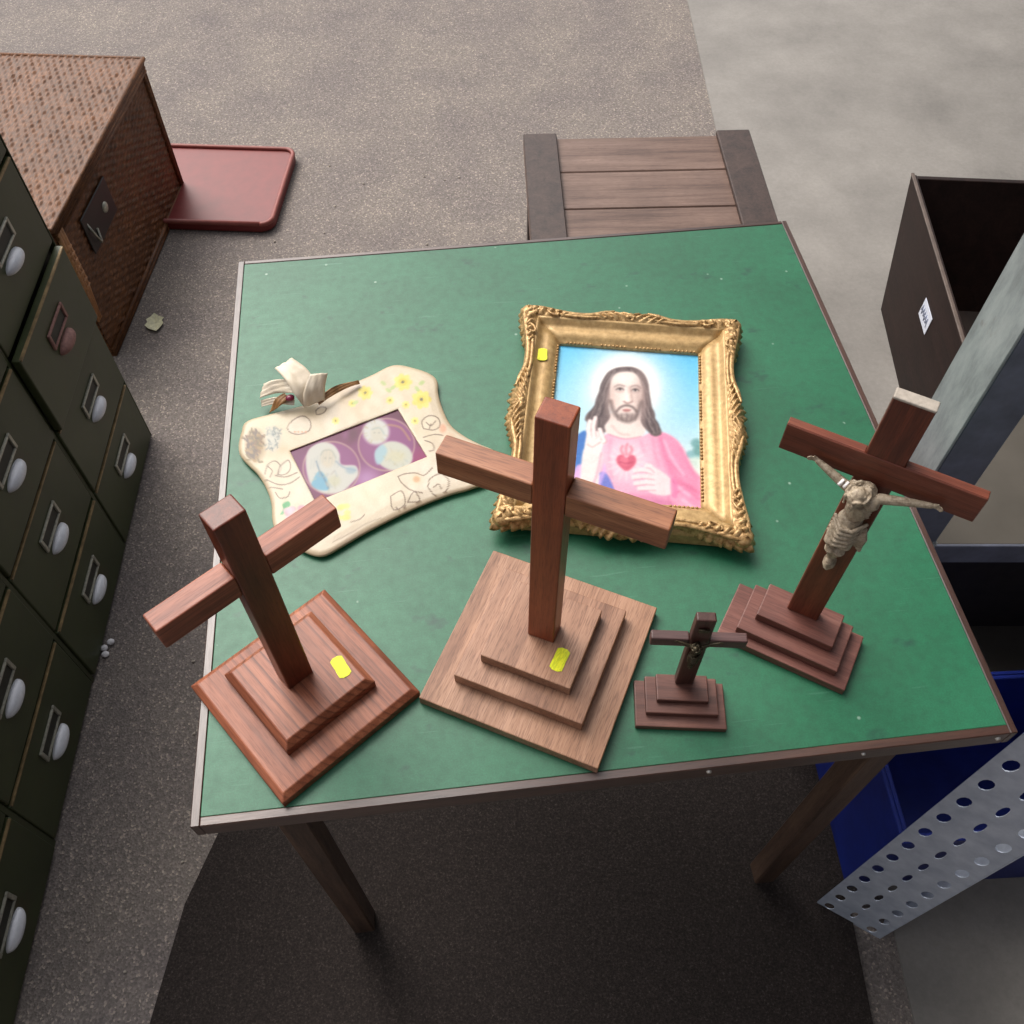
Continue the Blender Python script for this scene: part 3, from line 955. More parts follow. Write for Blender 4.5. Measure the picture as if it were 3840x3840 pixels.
# neck
p.poly([(858, 880), (1060, 880), (1090, 990), (1040, 1036), (950, 1044), (860, 1018), (820, 990)], (240, 222, 214), 8)
p.line([(870, 960), (920, 1010), (980, 1020)], (196, 170, 166), 8, .5, 12)
p.line([(845, 1015), (950, 1046), (1060, 1032)], (206, 140, 160), 5, .7, 6)
# hair
p.poly([(940, 572), (1010, 574), (1070, 606), (1106, 670), (1118, 750), (1132, 830), (1150, 900), (1182, 960), (1196, 1010), (1150, 1030), (1100, 990), (1060, 930), (1050, 800), (860, 800), (858, 900), (822, 960),
        (826, 1000), (780, 1016), (740, 990), (746, 940), (694, 926), (706, 880), (758, 830), (784, 760), (800, 680), (838, 612), (888, 582)], (104, 88, 88), 8)
rs = np.random.RandomState(5)
for k in range(34):
    f = rs.rand(); w0 = rs.uniform(-10, 10)
    col = [(52, 40, 44), (60, 46, 50), (150, 134, 130), (182, 168, 162), (84, 68, 70)][k % 5]
    p.line([(915 - 70 * f, 586 + 34 * f), (850 - 46 * f + w0, 690), (826 - 56 * f - w0, 790), (806 - 66 * f + w0 * 2, 870), (790 - 80 * f - w0, 930), (806 - 56 * f + w0 * 2, 1000)], col, rs.uniform(2, 5), .65, 6)
    p.line([(965 + 84 * f, 578 + 40 * f), (1052 + 44 * f + w0, 690), (1066 + 48 * f - w0, 790), (1076 + 60 * f + w0 * 2, 880), (1104 + 60 * f - w0 * 2, 950), (1130 + 56 * f + w0, 1015)], col, rs.uniform(2, 5), .65, 6)
# face
p.poly([(868, 650), (896, 616), (945, 604), (1000, 606), (1042, 636), (1068, 710), (1066, 790), (1044, 860), (1006, 910), (966, 926), (920, 908), (880, 860), (858, 780), (856, 704)], (246, 228, 219), 12)
p.glow(1056, 780, 46, 150, (190, 160, 152), 0.75, 1.0)
p.glow(866, 790, 34, 110, (206, 178, 168), 0.7, 1.0)
p.glow(950, 650, 70, 40, (253, 240, 232), 0.7, 1.0)
for ex, ey in ((922, 718), (1022, 724)):
    p.glow(ex, ey - 2, 44, 24, (190, 164, 156), 0.55, 1.0)
    p.ell(ex, ey + 3, 19, 7, (236, 228, 224), 0.4, .9)
    p.ell(ex + 1, ey + 2, 8, 7.5, (58, 46, 50), 0.4)
    p.line([(ex - 24, ey + 4), (ex - 6, ey - 6), (ex + 12, ey - 5), (ex + 25, ey + 5)], (60, 46, 46), 3.5, .85, 5)
    p.line([(ex - 18, ey + 15), (ex, ey + 20), (ex + 18, ey + 15)], (188, 160, 152), 4, .6, 9)
p.line([(886, 704), (914, 690), (952, 698)], (120, 98, 94), 4, .65, 9)
p.line([(994, 702), (1030, 694), (1058, 712)], (120, 98, 94), 4, .65, 9)
p.line([(990, 712), (998, 760), (1004, 794)], (190, 158, 148), 8, .75, 14)
p.line([(960, 712), (965, 770), (970, 792)], (255, 244, 238), 8, .7, 12)
p.line([(948, 800), (974, 812), (1004, 800)], (150, 112, 106), 5, .8, 8)
p.glow(900, 790, 36, 36, (244, 208, 198), 0.6, 1.0)
# beard and moustache
p.line([(862, 800), (876, 856), (908, 898), (950, 926), (994, 926), (1034, 886), (1062, 806)], (108, 90, 87), 12, .8, 24)
p.line([(900, 866), (926, 838), (962, 826), (1004, 836), (1034, 868)], (96, 78, 75), 7, .85, 12)
p.ell(966, 858, 26, 11, (206, 140, 134), 0.5, .95)
p.line([(940, 855), (966, 859), (992, 855)], (140, 82, 80), 3, .8, 4)
p.glow(966, 898, 56, 24, (124, 104, 100), 0.8, 1.0)
p.ell(952, 896, 14, 9, (214, 196, 188), 0.8, .8)
for q in range(9):
    p.line([(896 + q * 18, 880 + 6 * (q % 2)), (910 + q * 14, 926)], [(60, 46, 46), (140, 120, 114)][q % 2], 2.5, .6, 5)
# raised hand at the left, forearm
p.poly([(690, 1100), (660, 1300), (640, 1420), (760, 1420), (790, 1250), (806, 1130)], (240, 224, 220), 10)
p.poly([(694, 1060), (712, 1000), (760, 990), (806, 1020), (812, 1080), (790, 1140), (730, 1150), (692, 1120)], (247, 231, 226), 8)
for pts in ([(722, 1040), (716, 980), (724, 930)], [(750, 1030), (748, 960), (760, 908)], [(778, 1050), (800, 1020), (790, 985)], [(796, 1080), (818, 1062), (806, 1030)]):
    p.line(pts, (248, 234, 230), 14, 1.0, 6)
    p.line([(q[0] + 15, q[1]) for q in pts], (168, 128, 132), 2.5, .8, 3)
    p.line([(q[0] - 15, q[1]) for q in pts], (188, 152, 152), 2, .6, 3)
p.line([(706, 1080), (740, 1100), (790, 1070)], (176, 138, 140), 3, .7, 5)
p.line([(800, 1140), (770, 1280), (740, 1360)], (200, 140, 170), 7, .6, 9)
# the heart with rays and small flame
for k in range(16):
    th = k * math.pi / 8
    p.line([(965 + 60 * math.cos(th), 1200 + 60 * math.sin(th)), (965 + 118 * math.cos(th), 1200 + 118 * math.sin(th))], (255, 236, 232), 5, .45, 8, False)
p.poly([(965, 1258), (915, 1222), (898, 1186), (912, 1156), (942, 1152), (965, 1172), (990, 1152), (1020, 1160), (1030, 1192), (1012, 1228)], (208, 92, 118), 12)
p.ell(950, 1190, 26, 30, (238, 130, 150), 0.7, .6)
for pts in ([(945, 1150), (930, 1118), (938, 1096)], [(965, 1150), (962, 1110), (970, 1082)], [(985, 1150), (1002, 1120), (994, 1098)]):
    p.line(pts, (236, 128, 146), 9, .8, 8)
p.line([(920, 1196), (965, 1208), (1010, 1198)], (170, 50, 84), 4, .6, 5)
# the other hand pointing at the heart
p.poly([(1140, 1240), (1200, 1262), (1262, 1320), (1270, 1400), (1220, 1420), (1150, 1410), (1100, 1380), (1090, 1300)], (240, 214, 216), 10)
for pts in ([(1150, 1270), (1080, 1250), (1018, 1256)], [(1150, 1300), (1080, 1292), (1010, 1300)], [(1150, 1335), (1090, 1332), (1024, 1340)], [(1160, 1370), (1100, 1370), (1050, 1372)], [(1150, 1255), (1120, 1225), (1096, 1222)]):
    p.line(pts, (244, 220, 221), 15, 1.0, 6)
    p.line([(q[0], q[1] + 16) for q in pts], (186, 130, 150), 2.5, .8, 4)
p.poly([(1258, 1310), (1300, 1330), (1300, 1430), (1262, 1420)], (222, 120, 166), 10, 0.7)
p.soften(NX, NY, 1.15)
p.mottle(NX, NY, 7)
bm = new_bm()
vv = [bm.verts.new((x_, y_, 0.0105)) for x_, y_ in zip(gx.ravel(), gy.ravel())]
for j in range(NY - 1):
    for i in range(NX - 1):
        bm.faces.new((vv[j * NX + i], vv[j * NX + i + 1], vv[(j + 1) * NX + i + 1], vv[(j + 1) * NX + i]))
pr = obj('print', bm, painted('printed_paper', 0.4, spec=0.35, coat=0.08), frame, fix=False, label='coloured print of a long haired bearded man in a pink robe with halo')
set_colors(pr.data, p.linear())

# ------------------------------------------------------------------ cream plaque with ribbon
PLC, PLY = (-0.15991, 0.59409), R(28.0)
plaque = thing('wall_plaque', 'cream hide-shaped plaque with two round pictures and a ribbon bow', 'plaque', (PLC[0], PLC[1], TZ), PLY)
OUT = [(-0.0884, 0.0989), (-0.0628, 0.0969), (-0.0315, 0.0926), (-0.0186, 0.0918), (0.0041, 0.0934), (0.0302, 0.0965), (0.0581, 0.0988), (0.0849, 0.101), (0.1038, 0.0851), (0.1150, 0.0695), (0.1172, 0.0558), (0.11, 0.0379), (0.1044, 0.0134), (0.103, -0.0101), (0.1093, -0.0301), (0.1186, -0.0472), (0.1284, -0.063), (0.1263, -0.0783), (0.1108, -0.0935), (0.0847, -0.0939), (0.0623, -0.0906), (0.0326, -0.0893), (0.0024, -0.0904), (-0.0314, -0.0934), (-0.0569, -0.0974), (-0.075, -0.0996), (-0.0855, -0.0946), (-0.0958, -0.0807), (-0.1039, -0.0645), (-0.1087, -0.0518), (-0.1071, -0.0363), (-0.1012, -0.0164), (-0.0994, 0.004), (-0.1011, 0.0247), (-0.1063, 0.0431), (-0.1091, 0.0582), (-0.1062, 0.0716), (-0.0985, 0.0863)]
outl = curve(OUT, 8, True)
ang = np.array([math.atan2(q[1], q[0]) for q in outl]); rad = np.array([math.hypot(*q) for q in outl])
o_ = np.argsort(ang); ang, rad = ang[o_], rad[o_]
NA, NR = 420, 46
wx, wy = 0.0615, 0.0372
th = np.linspace(-math.pi, math.pi, NA, endpoint=False)
ca = math.atan2(wy, wx)
ths = []
for cc in (ca, math.pi - ca, -ca, ca - math.pi):      # put exact vertices on the window corners
    th[np.argmin(np.abs(th - cc))] = cc
ro = np.interp(th, np.concatenate((ang - 2 * math.pi, ang, ang + 2 * math.pi)), np.tile(rad, 3))
ri = np.minimum(wx / np.maximum(np.abs(np.cos(th)), 1e-6), wy / np.maximum(np.abs(np.sin(th)), 1e-6))
rows = []
def zin(x_, y_):
    return 0.0083 + 0.0010 * mnoise.noise(Vector((x_ * 18, y_ * 18, 3.1))) + 0.0003 * mnoise.noise(Vector((x_ * 90, y_ * 90, 1.0)))
bm = new_bm()
co = []
prof = [(0.0030, 0.0010, 0), (0.0010, 0.0026, 0), (0.0, 0.0046, 0), (0.0002, 0.0058, 0), (0.0012, 0.0068, 0), (0.0050, 0.0078, 0)]
for d, z_, _ in prof:
    rows.append([((ro[i] - d) * math.cos(th[i]), (ro[i] - d) * math.sin(th[i]), z_) for i in range(NA)])
for k in range(1, NR + 1):
    f = k / NR
    row = []
    for i in range(NA):
        r = (ro[i] - 0.0050) * (1 - f) + ri[i] * f
        x_, y_ = r * math.cos(th[i]), r * math.sin(th[i])
        e_ = min(1, min(f * 5, (1 - f) * 12 + 0.35))
        row.append((x_, y_, 0.0078 + (zin(x_, y_) - 0.0078) * e_))
    rows.append(row)
rows.append([(ri[i] * math.cos(th[i]) * 0.994, ri[i] * math.sin(th[i]) * 0.994, 0.0060) for i in range(NA)])
flat = [q for r_ in rows for q in r_]
vv = [bm.verts.new(q) for q in flat]
for k in range(len(rows) - 1):
    for i in range(NA):
        a_, b_ = k * NA + i, k * NA + (i + 1) % NA
        f_ = bm.faces.new((vv[a_], vv[b_], vv[b_ + NA], vv[a_ + NA]))
        f_.smooth = k < len(rows) - 2
bm.faces.new([vv[i] for i in range(NA)][::-1])
arr = np.array(flat)
HQ = [[6180.786, -1931.70, 949.404], [-2085.928, -3922.325, 856.848], [0.285531, 0.537006, 1.0]]
X, Y = sheet(HQ, arr[:, 0], arr[:, 1])
p = Painter(X, Y, (228, 210, 180))
p.white = 0.68
rs = np.random.RandomState(11)
for k in range(46):                         # uneven cream glaze
    p.glow(rs.uniform(150, 1900), rs.uniform(280, 1550), rs.uniform(60, 200), rs.uniform(40, 130), [(238, 224, 202), (222, 196, 156), (236, 214, 198), (232, 220, 184)][k % 4], 0.7, 1.0)
BR = (112, 88, 66)
def flower(cx, cy, r, col=(240, 222, 96)):
    for q in range(7):
        t_ = q * 2 * math.pi / 7
        p.ell(cx + math.cos(t_) * r * .6, cy + math.sin(t_) * r * .55, r * .5, r * .36, col, 0.5, .9, t_)
    p.ell(cx, cy, r * .5, r * .45, (226, 204, 60), 0.5, .9)
    p.ell(cx, cy, r * .18, r * .18, (92, 84, 40), 0.5, .9)
flower(1245, 385, 56); flower(995, 455, 46); flower(1368, 500, 60)
for cx, cy in ((800, 640), (1160, 505), (1325, 640), (910, 525), (1265, 535)):
    flower(cx, cy, 26, (236, 226, 130))
for cx, cy in ((1115, 392), (1180, 420), (1370, 390), (1340, 430), (930, 520), (1150, 440)):
    p.ell(cx, cy, 22, 12, (180, 204, 120), 0.6, .8, rs.uniform(-1, 1))
for cx, cy, n_ in ((860, 1220, 5), (850, 1275, 4)):
    for q in range(n_):
        p.ell(cx + rs.uniform(-34, 34), cy + rs.uniform(-34, 34), 22, 18, (230, 220, 110), 0.6, .8)
# brown tangle and grey-blue tuft, upper left lobe
p.ell(268, 805, 62, 100, (150, 118, 72), .7, .85)
p.ell(385, 760, 46, 74, (196, 198, 188), .8, .7)
for k in range(90):
    a0_ = rs.uniform(0, 6.28); r0_ = rs.uniform(6, 66)
    cx, cy = 262 + math.cos(a0_) * r0_ * .9, 805 + math.sin(a0_) * r0_ * 1.5
    p.line([(cx, cy), (cx + rs.uniform(-26, 26), cy + rs.uniform(-26, 26)), (cx + rs.uniform(-30, 30), cy + rs.uniform(-30, 30))], [(128, 90, 44), (84, 60, 34), (164, 128, 66), (112, 92, 44)][k % 4], 6, .9, 5)
for k in range(40):
    cx, cy = 385 + rs.uniform(-48, 48), 755 + rs.uniform(-75, 75)
    p.line([(cx, cy), (cx + rs.uniform(-20, 20), cy + rs.uniform(-22, 22))], [(130, 138, 134), (176, 180, 172), (108, 120, 118)][k % 3], 5, .7, 5, False)
def sketch(pts, closed=True, fill=None, w_=3.4, a_=.9):
    if fill:
        p.poly(pts, fill, 10, .6)
    pts = list(pts) + ([pts[0]] if closed else [])
    p.line(pts, BR, w_, a_, 4)
sketch([(480, 690), (510, 640), (580, 606), (630, 640), (625, 700), (560, 728), (500, 716)], fill=(240, 224, 204))
sketch([(668, 570), (700, 548), (738, 556), (720, 586), (676, 596)])
for k in range(4):
    p.ell(530 + 24 * k, 712, 9, 7, (224, 150, 110), .6, .7)
sketch([(330, 990), (352, 930), (400, 905), (440, 950), (410, 1000)], False); sketch([(350, 940), (380, 970), (364, 1010)], False)
sketch([(430, 940), (486, 900), (500, 950), (470, 990), (420, 992)], fill=(238, 224, 200)); sketch([(400, 1000), (470, 1010), (545, 980)], False)
sketch([(330, 1020), (420, 1060), (500, 1050), (560, 1010)], False); sketch([(360, 1075), (450, 1090)], False)
sketch([(400, 1110), (430, 1150), (480, 1140), (496, 1110)], False)
sketch([(1380, 690), (1372, 640), (1420, 606), (1476, 620), (1490, 670), (1450, 700)]); sketch([(1400, 650), (1430, 672), (1462, 640)], False); sketch([(1420, 690), (1430, 660)], False)
sketch([(1380, 750), (1450, 730), (1510, 735)], False); sketch([(1390, 770), (1440, 790), (1450, 830), (1420, 840)], False)
p.ell(1510, 690, 22, 30, (236, 150, 110), .8, .6); p.ell(1550, 740, 36, 20, (236, 196, 160), .8, .6)
sketch([(1212, 1010), (1256, 992), (1330, 985), (1385, 1000), (1440, 950)], False); sketch([(1215, 1012), (1236, 1050), (1300, 1100), (1376, 1118)], False)
p.ell(1335, 1028, 22, 20, (206, 140, 84), .6, .8); p.ell(1335, 1028, 44, 36, (240, 206, 160), .8, .4)
sketch([(1164, 1140), (1236, 1106), (1258, 1190), (1180, 1226)]); sketch([(1276, 1178), (1318, 1112), (1356, 1166)]); sketch([(1196, 1210), (1230, 1230), (1262, 1200)], False)
sketch([(1410, 1080), (1430, 1020), (1500, 990), (1548, 1040), (1530, 1100), (1460, 1130)]); sketch([(1450, 1080), (1480, 1060), (1500, 1090)], False)
sketch([(900, 1310), (960, 1290), (990, 1260)], False); sketch([(780, 1440), (900, 1380), (1000, 1320), (1100, 1280)], False, a_=.35)
p.poly([(432, 1258), (452, 1222), (448, 1190), (486, 1170), (500, 1196), (474, 1222), (458, 1250)], (70, 170, 100), 10, .95)
for k in range(14):
    p.ell(520 + rs.uniform(-70, 90), 1235 + rs.uniform(-36, 46), 22, 18, [(236, 160, 176), (244, 196, 206), (230, 140, 160)][k % 3], .6, .8)
# browned rim
dedge = np.array([rd for rd in (np.interp(np.arctan2(arr[:, 1], arr[:, 0]), np.concatenate((ang - 2 * math.pi, ang, ang + 2 * math.pi)), np.tile(rad, 3)) - np.hypot(arr[:, 0], arr[:, 1]))])
p.put(np.clip(1 - dedge / 0.006, 0, 1) * 0.45, (206, 172, 130))
p.put((arr[:, 2] < 0.0061) * (dedge > 0.02) * 0.85, (128, 70, 96))
p.c += (p.n[:, None] - .5) * 8
pb = obj('plaque_body', bm, painted('cream_glaze', 0.38, spec=0.5), plaque)
set_colors(pb.data, p.linear())
# the picture set into the window
NX, NY = 150, 92
gx, gy = np.meshgrid(np.linspace(-wx, wx, NX), np.linspace(-wy, wy, NY))
X, Y = sheet(HQ, gx.ravel(), gy.ravel())
p = Painter(X, Y, (128, 34, 88))
p.white = 0.52
rs = np.random.RandomState(4)
for k in range(60):
    p.glow(rs.uniform(500, 1420), rs.uniform(560, 1170), rs.uniform(20, 70), rs.uniform(20, 60), [(152, 62, 130), (96, 18, 58), (134, 48, 108), (168, 86, 148)][k % 4], 0.7, 1.0)
p.glow(1240, 640, 150, 110, (104, 18, 62), .95, 1.0); p.glow(700, 800, 160, 60, (120, 34, 82), .7, 1.0); p.glow(1360, 880, 110, 90, (172, 30, 110), .9, 1.0); p.glow(560, 870, 80, 80, (136, 50, 112), .8, 1.0)
p.glow(1010, 1010, 120, 80, (212, 160, 214), .8, 1.0)
for cx, cy, rx, ry in ((770, 945, 192, 178), (1135, 790, 190, 176)):
    p.ell(cx, cy, rx, ry, (232, 214, 196), .03)
    p.ell(cx, cy, rx - 5, ry - 5, (206, 168, 120), .03)
    p.ell(cx, cy, rx - 9, ry - 9, (152, 66, 130), .03)
    p.ell(cx, cy, rx - 14, ry - 14, (168, 88, 152), .6, .5)
# left medallion: veiled woman
p.poly([(612, 1000), (600, 900), (622, 820), (700, 776), (780, 790), (824, 850), (836, 920), (930, 930), (946, 990), (900, 1050), (830, 1105), (720, 1110), (640, 1060)], (236, 234, 222), 10)
p.poly([(650, 1020), (690, 965), (738, 1010), (756, 1085), (690, 1090), (640, 1060)], (126, 196, 226), 10, .95)
p.ell(746, 880, 48, 62, (240, 226, 200), .4, .9)
p.line([(670, 900), (690, 960), (720, 1010), (750, 1080)], (96, 130, 160), 4, .8, 5)
p.line([(700, 860), (720, 830), (770, 830), (800, 880)], (170, 180, 170), 4, .6, 5)
p.line([(800, 900), (850, 940), (930, 960)], (130, 160, 190), 5, .6, 6)
p.ell(900, 960, 36, 24, (170, 196, 210), .6, .7); p.ell(790, 1030, 40, 36, (226, 222, 180), .7, .6)
for ex in (730, 762):
    p.ell(ex, 880, 7, 5, (140, 150, 140), .8, .5)
for q_ in range(16):
    a0_ = rs.uniform(0, 3); cx, cy = rs.uniform(640, 900), rs.uniform(960, 1090)
    p.line([(cx, cy), (cx + 26 * math.cos(a0_), cy + 34 * math.sin(a0_) + 8)], [(206, 204, 176), (186, 198, 204), (222, 214, 190), (198, 186, 170)][q_ % 4], 4, .6, 7, False)
for q_ in range(10):
    cx = 640 + q_ * 20
    p.line([(cx, 830 + abs(q_ - 5) * 12), (cx - 8, 900 + abs(q_ - 5) * 10)], (196, 200, 196), 3, .5, 7, False)
# right medallion: haloed head and pale robe
p.ell(1066, 706, 88, 86, (240, 240, 232), .3)
p.ell(1072, 716, 44, 56, (236, 228, 204), .5, .8)
for q_ in range(14):
    a0_ = rs.uniform(0, 6.28)
    p.line([(1066 + 60 * math.cos(a0_), 706 + 60 * math.sin(a0_)), (1066 + 84 * math.cos(a0_), 706 + 82 * math.sin(a0_))], (214, 196, 150), 3, .6, 6, False)
p.poly([(1060, 850), (1120, 780), (1200, 770), (1280, 810), (1310, 880), (1270, 940), (1170, 960), (1090, 920)], (232, 232, 214), 14)
p.poly([(1060, 830), (1110, 790), (1140, 840), (1090, 920), (1060, 900)], (186, 222, 232), 14, .9)
for q_ in range(14):
    cx, cy = rs.uniform(1110, 1270), rs.uniform(800, 920)
    p.line([(cx, cy), (cx + rs.uniform(-30, 30), cy + rs.uniform(10, 40))], [(208, 206, 176), (190, 204, 208), (222, 206, 176)][q_ % 3], 4, .6, 7, False)
p.line([(1150, 660), (1230, 680), (1290, 760)], (214, 170, 110), 6, .7, 8)
p.line([(1040, 690), (1090, 680), (1120, 720)], (170, 196, 200), 4, .6, 5)
p.ell(1200, 870, 60, 40, (240, 232, 190), .8, .7)
for ex in (1056, 1086):
    p.ell(ex, 712, 6, 4, (140, 150, 150), .8, .5)
bm = new_bm()
vv = [bm.verts.new((x_, y_, 0.0066)) for x_, y_ in zip(gx.ravel(), gy.ravel())]
for j in range(NY - 1):
    for i in range(NX - 1):
        bm.faces.new((vv[j * NX + i], vv[j * NX + i + 1], vv[(j + 1) * NX + i + 1], vv[(j + 1) * NX + i]))
p.soften(NX, NY, 0.8)
pw = obj('inset_picture', bm, painted('inset_print', 0.4, spec=0.35, coat=0.0), plaque, fix=False, label='purple picture of two pale haloed figures in round medallions')
set_colors(pw.data, p.linear())
# ribbon bow: cream satin, brown underside
m = Mat('cream_satin', 0.42, spec=0.5)
v = m.coord()
a = m.noise(v, 60, 4, 0.6)
m.color(m.ramp(a, [(0.3, lin((206, 190, 164))), (0.6, lin((222, 208, 186))), (0.8, lin((230, 218, 200)))]))
m.bump(m.noise(m.coord((1, 1, 1)), 1400, 2), 0.15, 0.0004)
M_satin = m.m
M_leather = plain('brown_ribbon', lin((140, 100, 58)), 0.5, var=0.3, scale=120)
bm = new_bm()
strip(bm, [(-0.040, 0.1243, 0.040), (-0.0353, 0.1045, 0.038), (-0.0329, 0.0874, 0.030), (-0.0280, 0.0800, 0.0155)],
      [(-0.0185, 0.1286, 0.042), (-0.0113, 0.1112, 0.040), (-0.0068, 0.0956, 0.033), (-0.0030, 0.0830, 0.0165)])
strip(bm, [(-0.0280, 0.0800, 0.0160), (-0.0240, 0.0860, 0.030), (-0.0098, 0.0982, 0.041)], [(-0.0050, 0.0785, 0.0165), (0.0000, 0.0840, 0.030), (0.0068, 0.0887, 0.043)])
obj('ribbon_loop', bm, M_satin, plaque)
bm = new_bm()
strip(bm, [(-0.056, 0.1271, 0.022), (-0.0443, 0.1207, 0.028), (-0.0291, 0.1093, 0.031), (-0.0200, 0.1000, 0.028)],
      [(-0.0655, 0.1160, 0.014), (-0.0496, 0.1098, 0.020), (-0.0355, 0.0957, 0.027), (-0.0260, 0.0890, 0.0255)])
strip(bm, [(-0.0655, 0.1150, 0.012), (-0.0500, 0.1070, 0.017), (-0.034, 0.0920, 0.020)], [(-0.0675, 0.1085, 0.009), (-0.0520, 0.1015, 0.012), (-0.037, 0.0870, 0.0165)])
obj('ribbon_end', bm, M_satin, plaque)
bm = new_bm()
strip(bm, [(-0.063, 0.0990, 0.006), (-0.0520, 0.1029, 0.018), (-0.0411, 0.1017, 0.024)], [(-0.0525, 0.0940, 0.0145), (-0.047, 0.0927, 0.019), (-0.0385, 0.0940, 0.022)])
obj('ribbon_tail', bm, M_leather, plaque, label='brown underside of the ribbon')
bm = new_bm()
strip(bm, [(-0.0129, 0.0830, 0.0170), (0.0027, 0.0872, 0.020), (0.0194, 0.0904, 0.0185), (0.0385, 0.0918, 0.0128)], [(-0.0129, 0.0760, 0.0150), (0.0027, 0.0805, 0.0160), (0.0194, 0.0844, 0.0150), (0.0385, 0.0868, 0.0126)])
obj('ribbon_tail', bm, M_leather, plaque, label='brown underside of the ribbon')
bm = new_bm()
add_ball(bm, (-0.0375, 0.0945, 0.0215), 0.0042, 10, 8, (1.2, 1, 0.7))
obj('bead', bm, plain('plum_bead', lin((120, 30, 62)), 0.3), plaque)

# ------------------------------------------------------------------ olive drawer cabinet
m = Mat('olive_enamel', 0.42, spec=0.45)
v = m.coord()
a = m.noise(v, 4, 5, 0.6); b = m.noise(v, 70, 5, 0.7)
c1 = m.ramp(a, [(0.3, lin((52, 60, 34))), (0.7, lin((68, 75, 46)))])
rust = m.ramp(m.noise(m.coord((1, 1, 1), (4.2, 0, 0)), 9, 6, 0.75), [(0.54, (0, 0, 0, 1)), (0.68, (0.7, 0.7, 0.7, 1))])
c1 = m.mix(rust, c1, lin((72, 56, 38)))
esc = m.ramp(m.noise(m.coord((1, 6, 60), (3, 1, 2), (R(18), 0, 0)), 5, 3, 0.6), [(0.68, (0, 0, 0, 1)), (0.76, (0.35, 0.35, 0.35, 1))])
c1 = m.mix(esc, c1, lin((104, 104, 84)))
c1 = m.mix(1.0, c1, m.ramp(b, [(0.3, (0.86, 0.86, 0.86, 1)), (0.7, (1.1, 1.1, 1.1, 1))]), 'MULTIPLY')
m.color(c1); m.rough(b, 0.36, 0.55); m.bump(b, 0.08, 0.001)
M_olive = m.m
M_carc = plain('dark_carcass', lin((26, 27, 20)), 0.6)
M_worn = plain('worn_edge', lin((140, 118, 82)), 0.55, 0.2, var=0.4, scale=60)
M_rust = plain('rusty_metal', lin((150, 110, 102)), 0.7, 0.1, var=0.3, scale=160, bump=0.3)
M_pull = plain('worn_nickel', lin((222, 224, 230)), 0.35, 0.1, var=0.08, scale=120)
M_steel = plain('dull_steel', lin((172, 170, 156)), 0.45, 0.5, var=0.3, scale=150)
M_card = plain('label_slot', lin((46, 46, 38)), 0.6)
cab_dir = Vector((-0.0449, 0.9990))
cab = thing('drawer_cabinet', 'olive green metal cabinet of small drawers standing on the asphalt', 'cabinet', (-0.7428, 1.1907, 0), math.atan2(cab_dir.y, cab_dir.x) - math.pi / 2)
# local: +y along the front towards the far end, +x out of the front
COLS, ROWS = 4, 6
CP, RP = 0.2735, 0.1625
y_end = 0.018 - COLS * CP
bm = new_bm()
add_box(bm, (-0.42, y_end, 0.0), (-0.012, 0.018, ROWS * RP + 0.012), 0.003)
obj('carcass', bm, M_carc, cab)
def front_bm(w, h):
    bm = new_bm(); add_box(bm, (-0.010, -w / 2, -h / 2), (0.004, w / 2, h / 2), 0.0022, 2); return bm
def edge_bm(w, h):
    bm = new_bm(); add_box(bm, (0.0010, -w / 2 + 0.003, h / 2 - 0.0032), (0.0054, w / 2 - 0.003, h / 2 + 0.0002), 0.0005); return bm
def holder_bm():
    bm = new_bm()
    w, h, t_ = 0.080, 0.030, 0.0040
    for lo, hi in (((0.004, -w / 2, -h / 2), (0.008, -w / 2 + t_ * 1.6, h / 2)), ((0.004, w / 2 - t_ * 1.6, -h / 2), (0.008, w / 2, h / 2)),
                   ((0.004, -w / 2 + t_ * 1.6, h / 2 - t_), (0.0078, w / 2 - t_ * 1.6, h / 2)), ((0.004, -w / 2 + t_ * 1.6, -h / 2), (0.0078, w / 2 - t_ * 1.6, -h / 2 + t_))):
        add_box(bm, lo, hi, 0.0008)
    return bm
def pull_bm():
    """rounded cup pull with a hollow underside"""
    bm = new_bm()
    nu, nv = 24, 8
    rows_ = []
    for j in range(nv + 1):
        ph = math.pi * 0.5 * j / nv
        row = []
        for i in range(nu):
            a_ = 2 * math.pi * i / nu
            low = 0.75 if math.sin(a_) < 0 else 1.0
            row.append(bm.verts.new((0.004 + 0.0150 * math.sin(ph), 0.0300 * math.cos(a_) * math.cos(ph) ** 0.8, 0.0125 * low * math.sin(a_) * math.cos(ph) ** 0.8)))
        rows_.append(row)
    for j in range(nv):
        for i in range(nu):
            f_ = bm.faces.new((rows_[j][i], rows_[j][(i + 1) % nu], rows_[j + 1][(i + 1) % nu], rows_[j + 1][i])); f_.smooth = True
    bmesh.ops.remove_doubles(bm, verts=bm.verts, dist=0.0001)
    return bm
DW, DH = CP - 0.012, RP - 0.008
proto = None
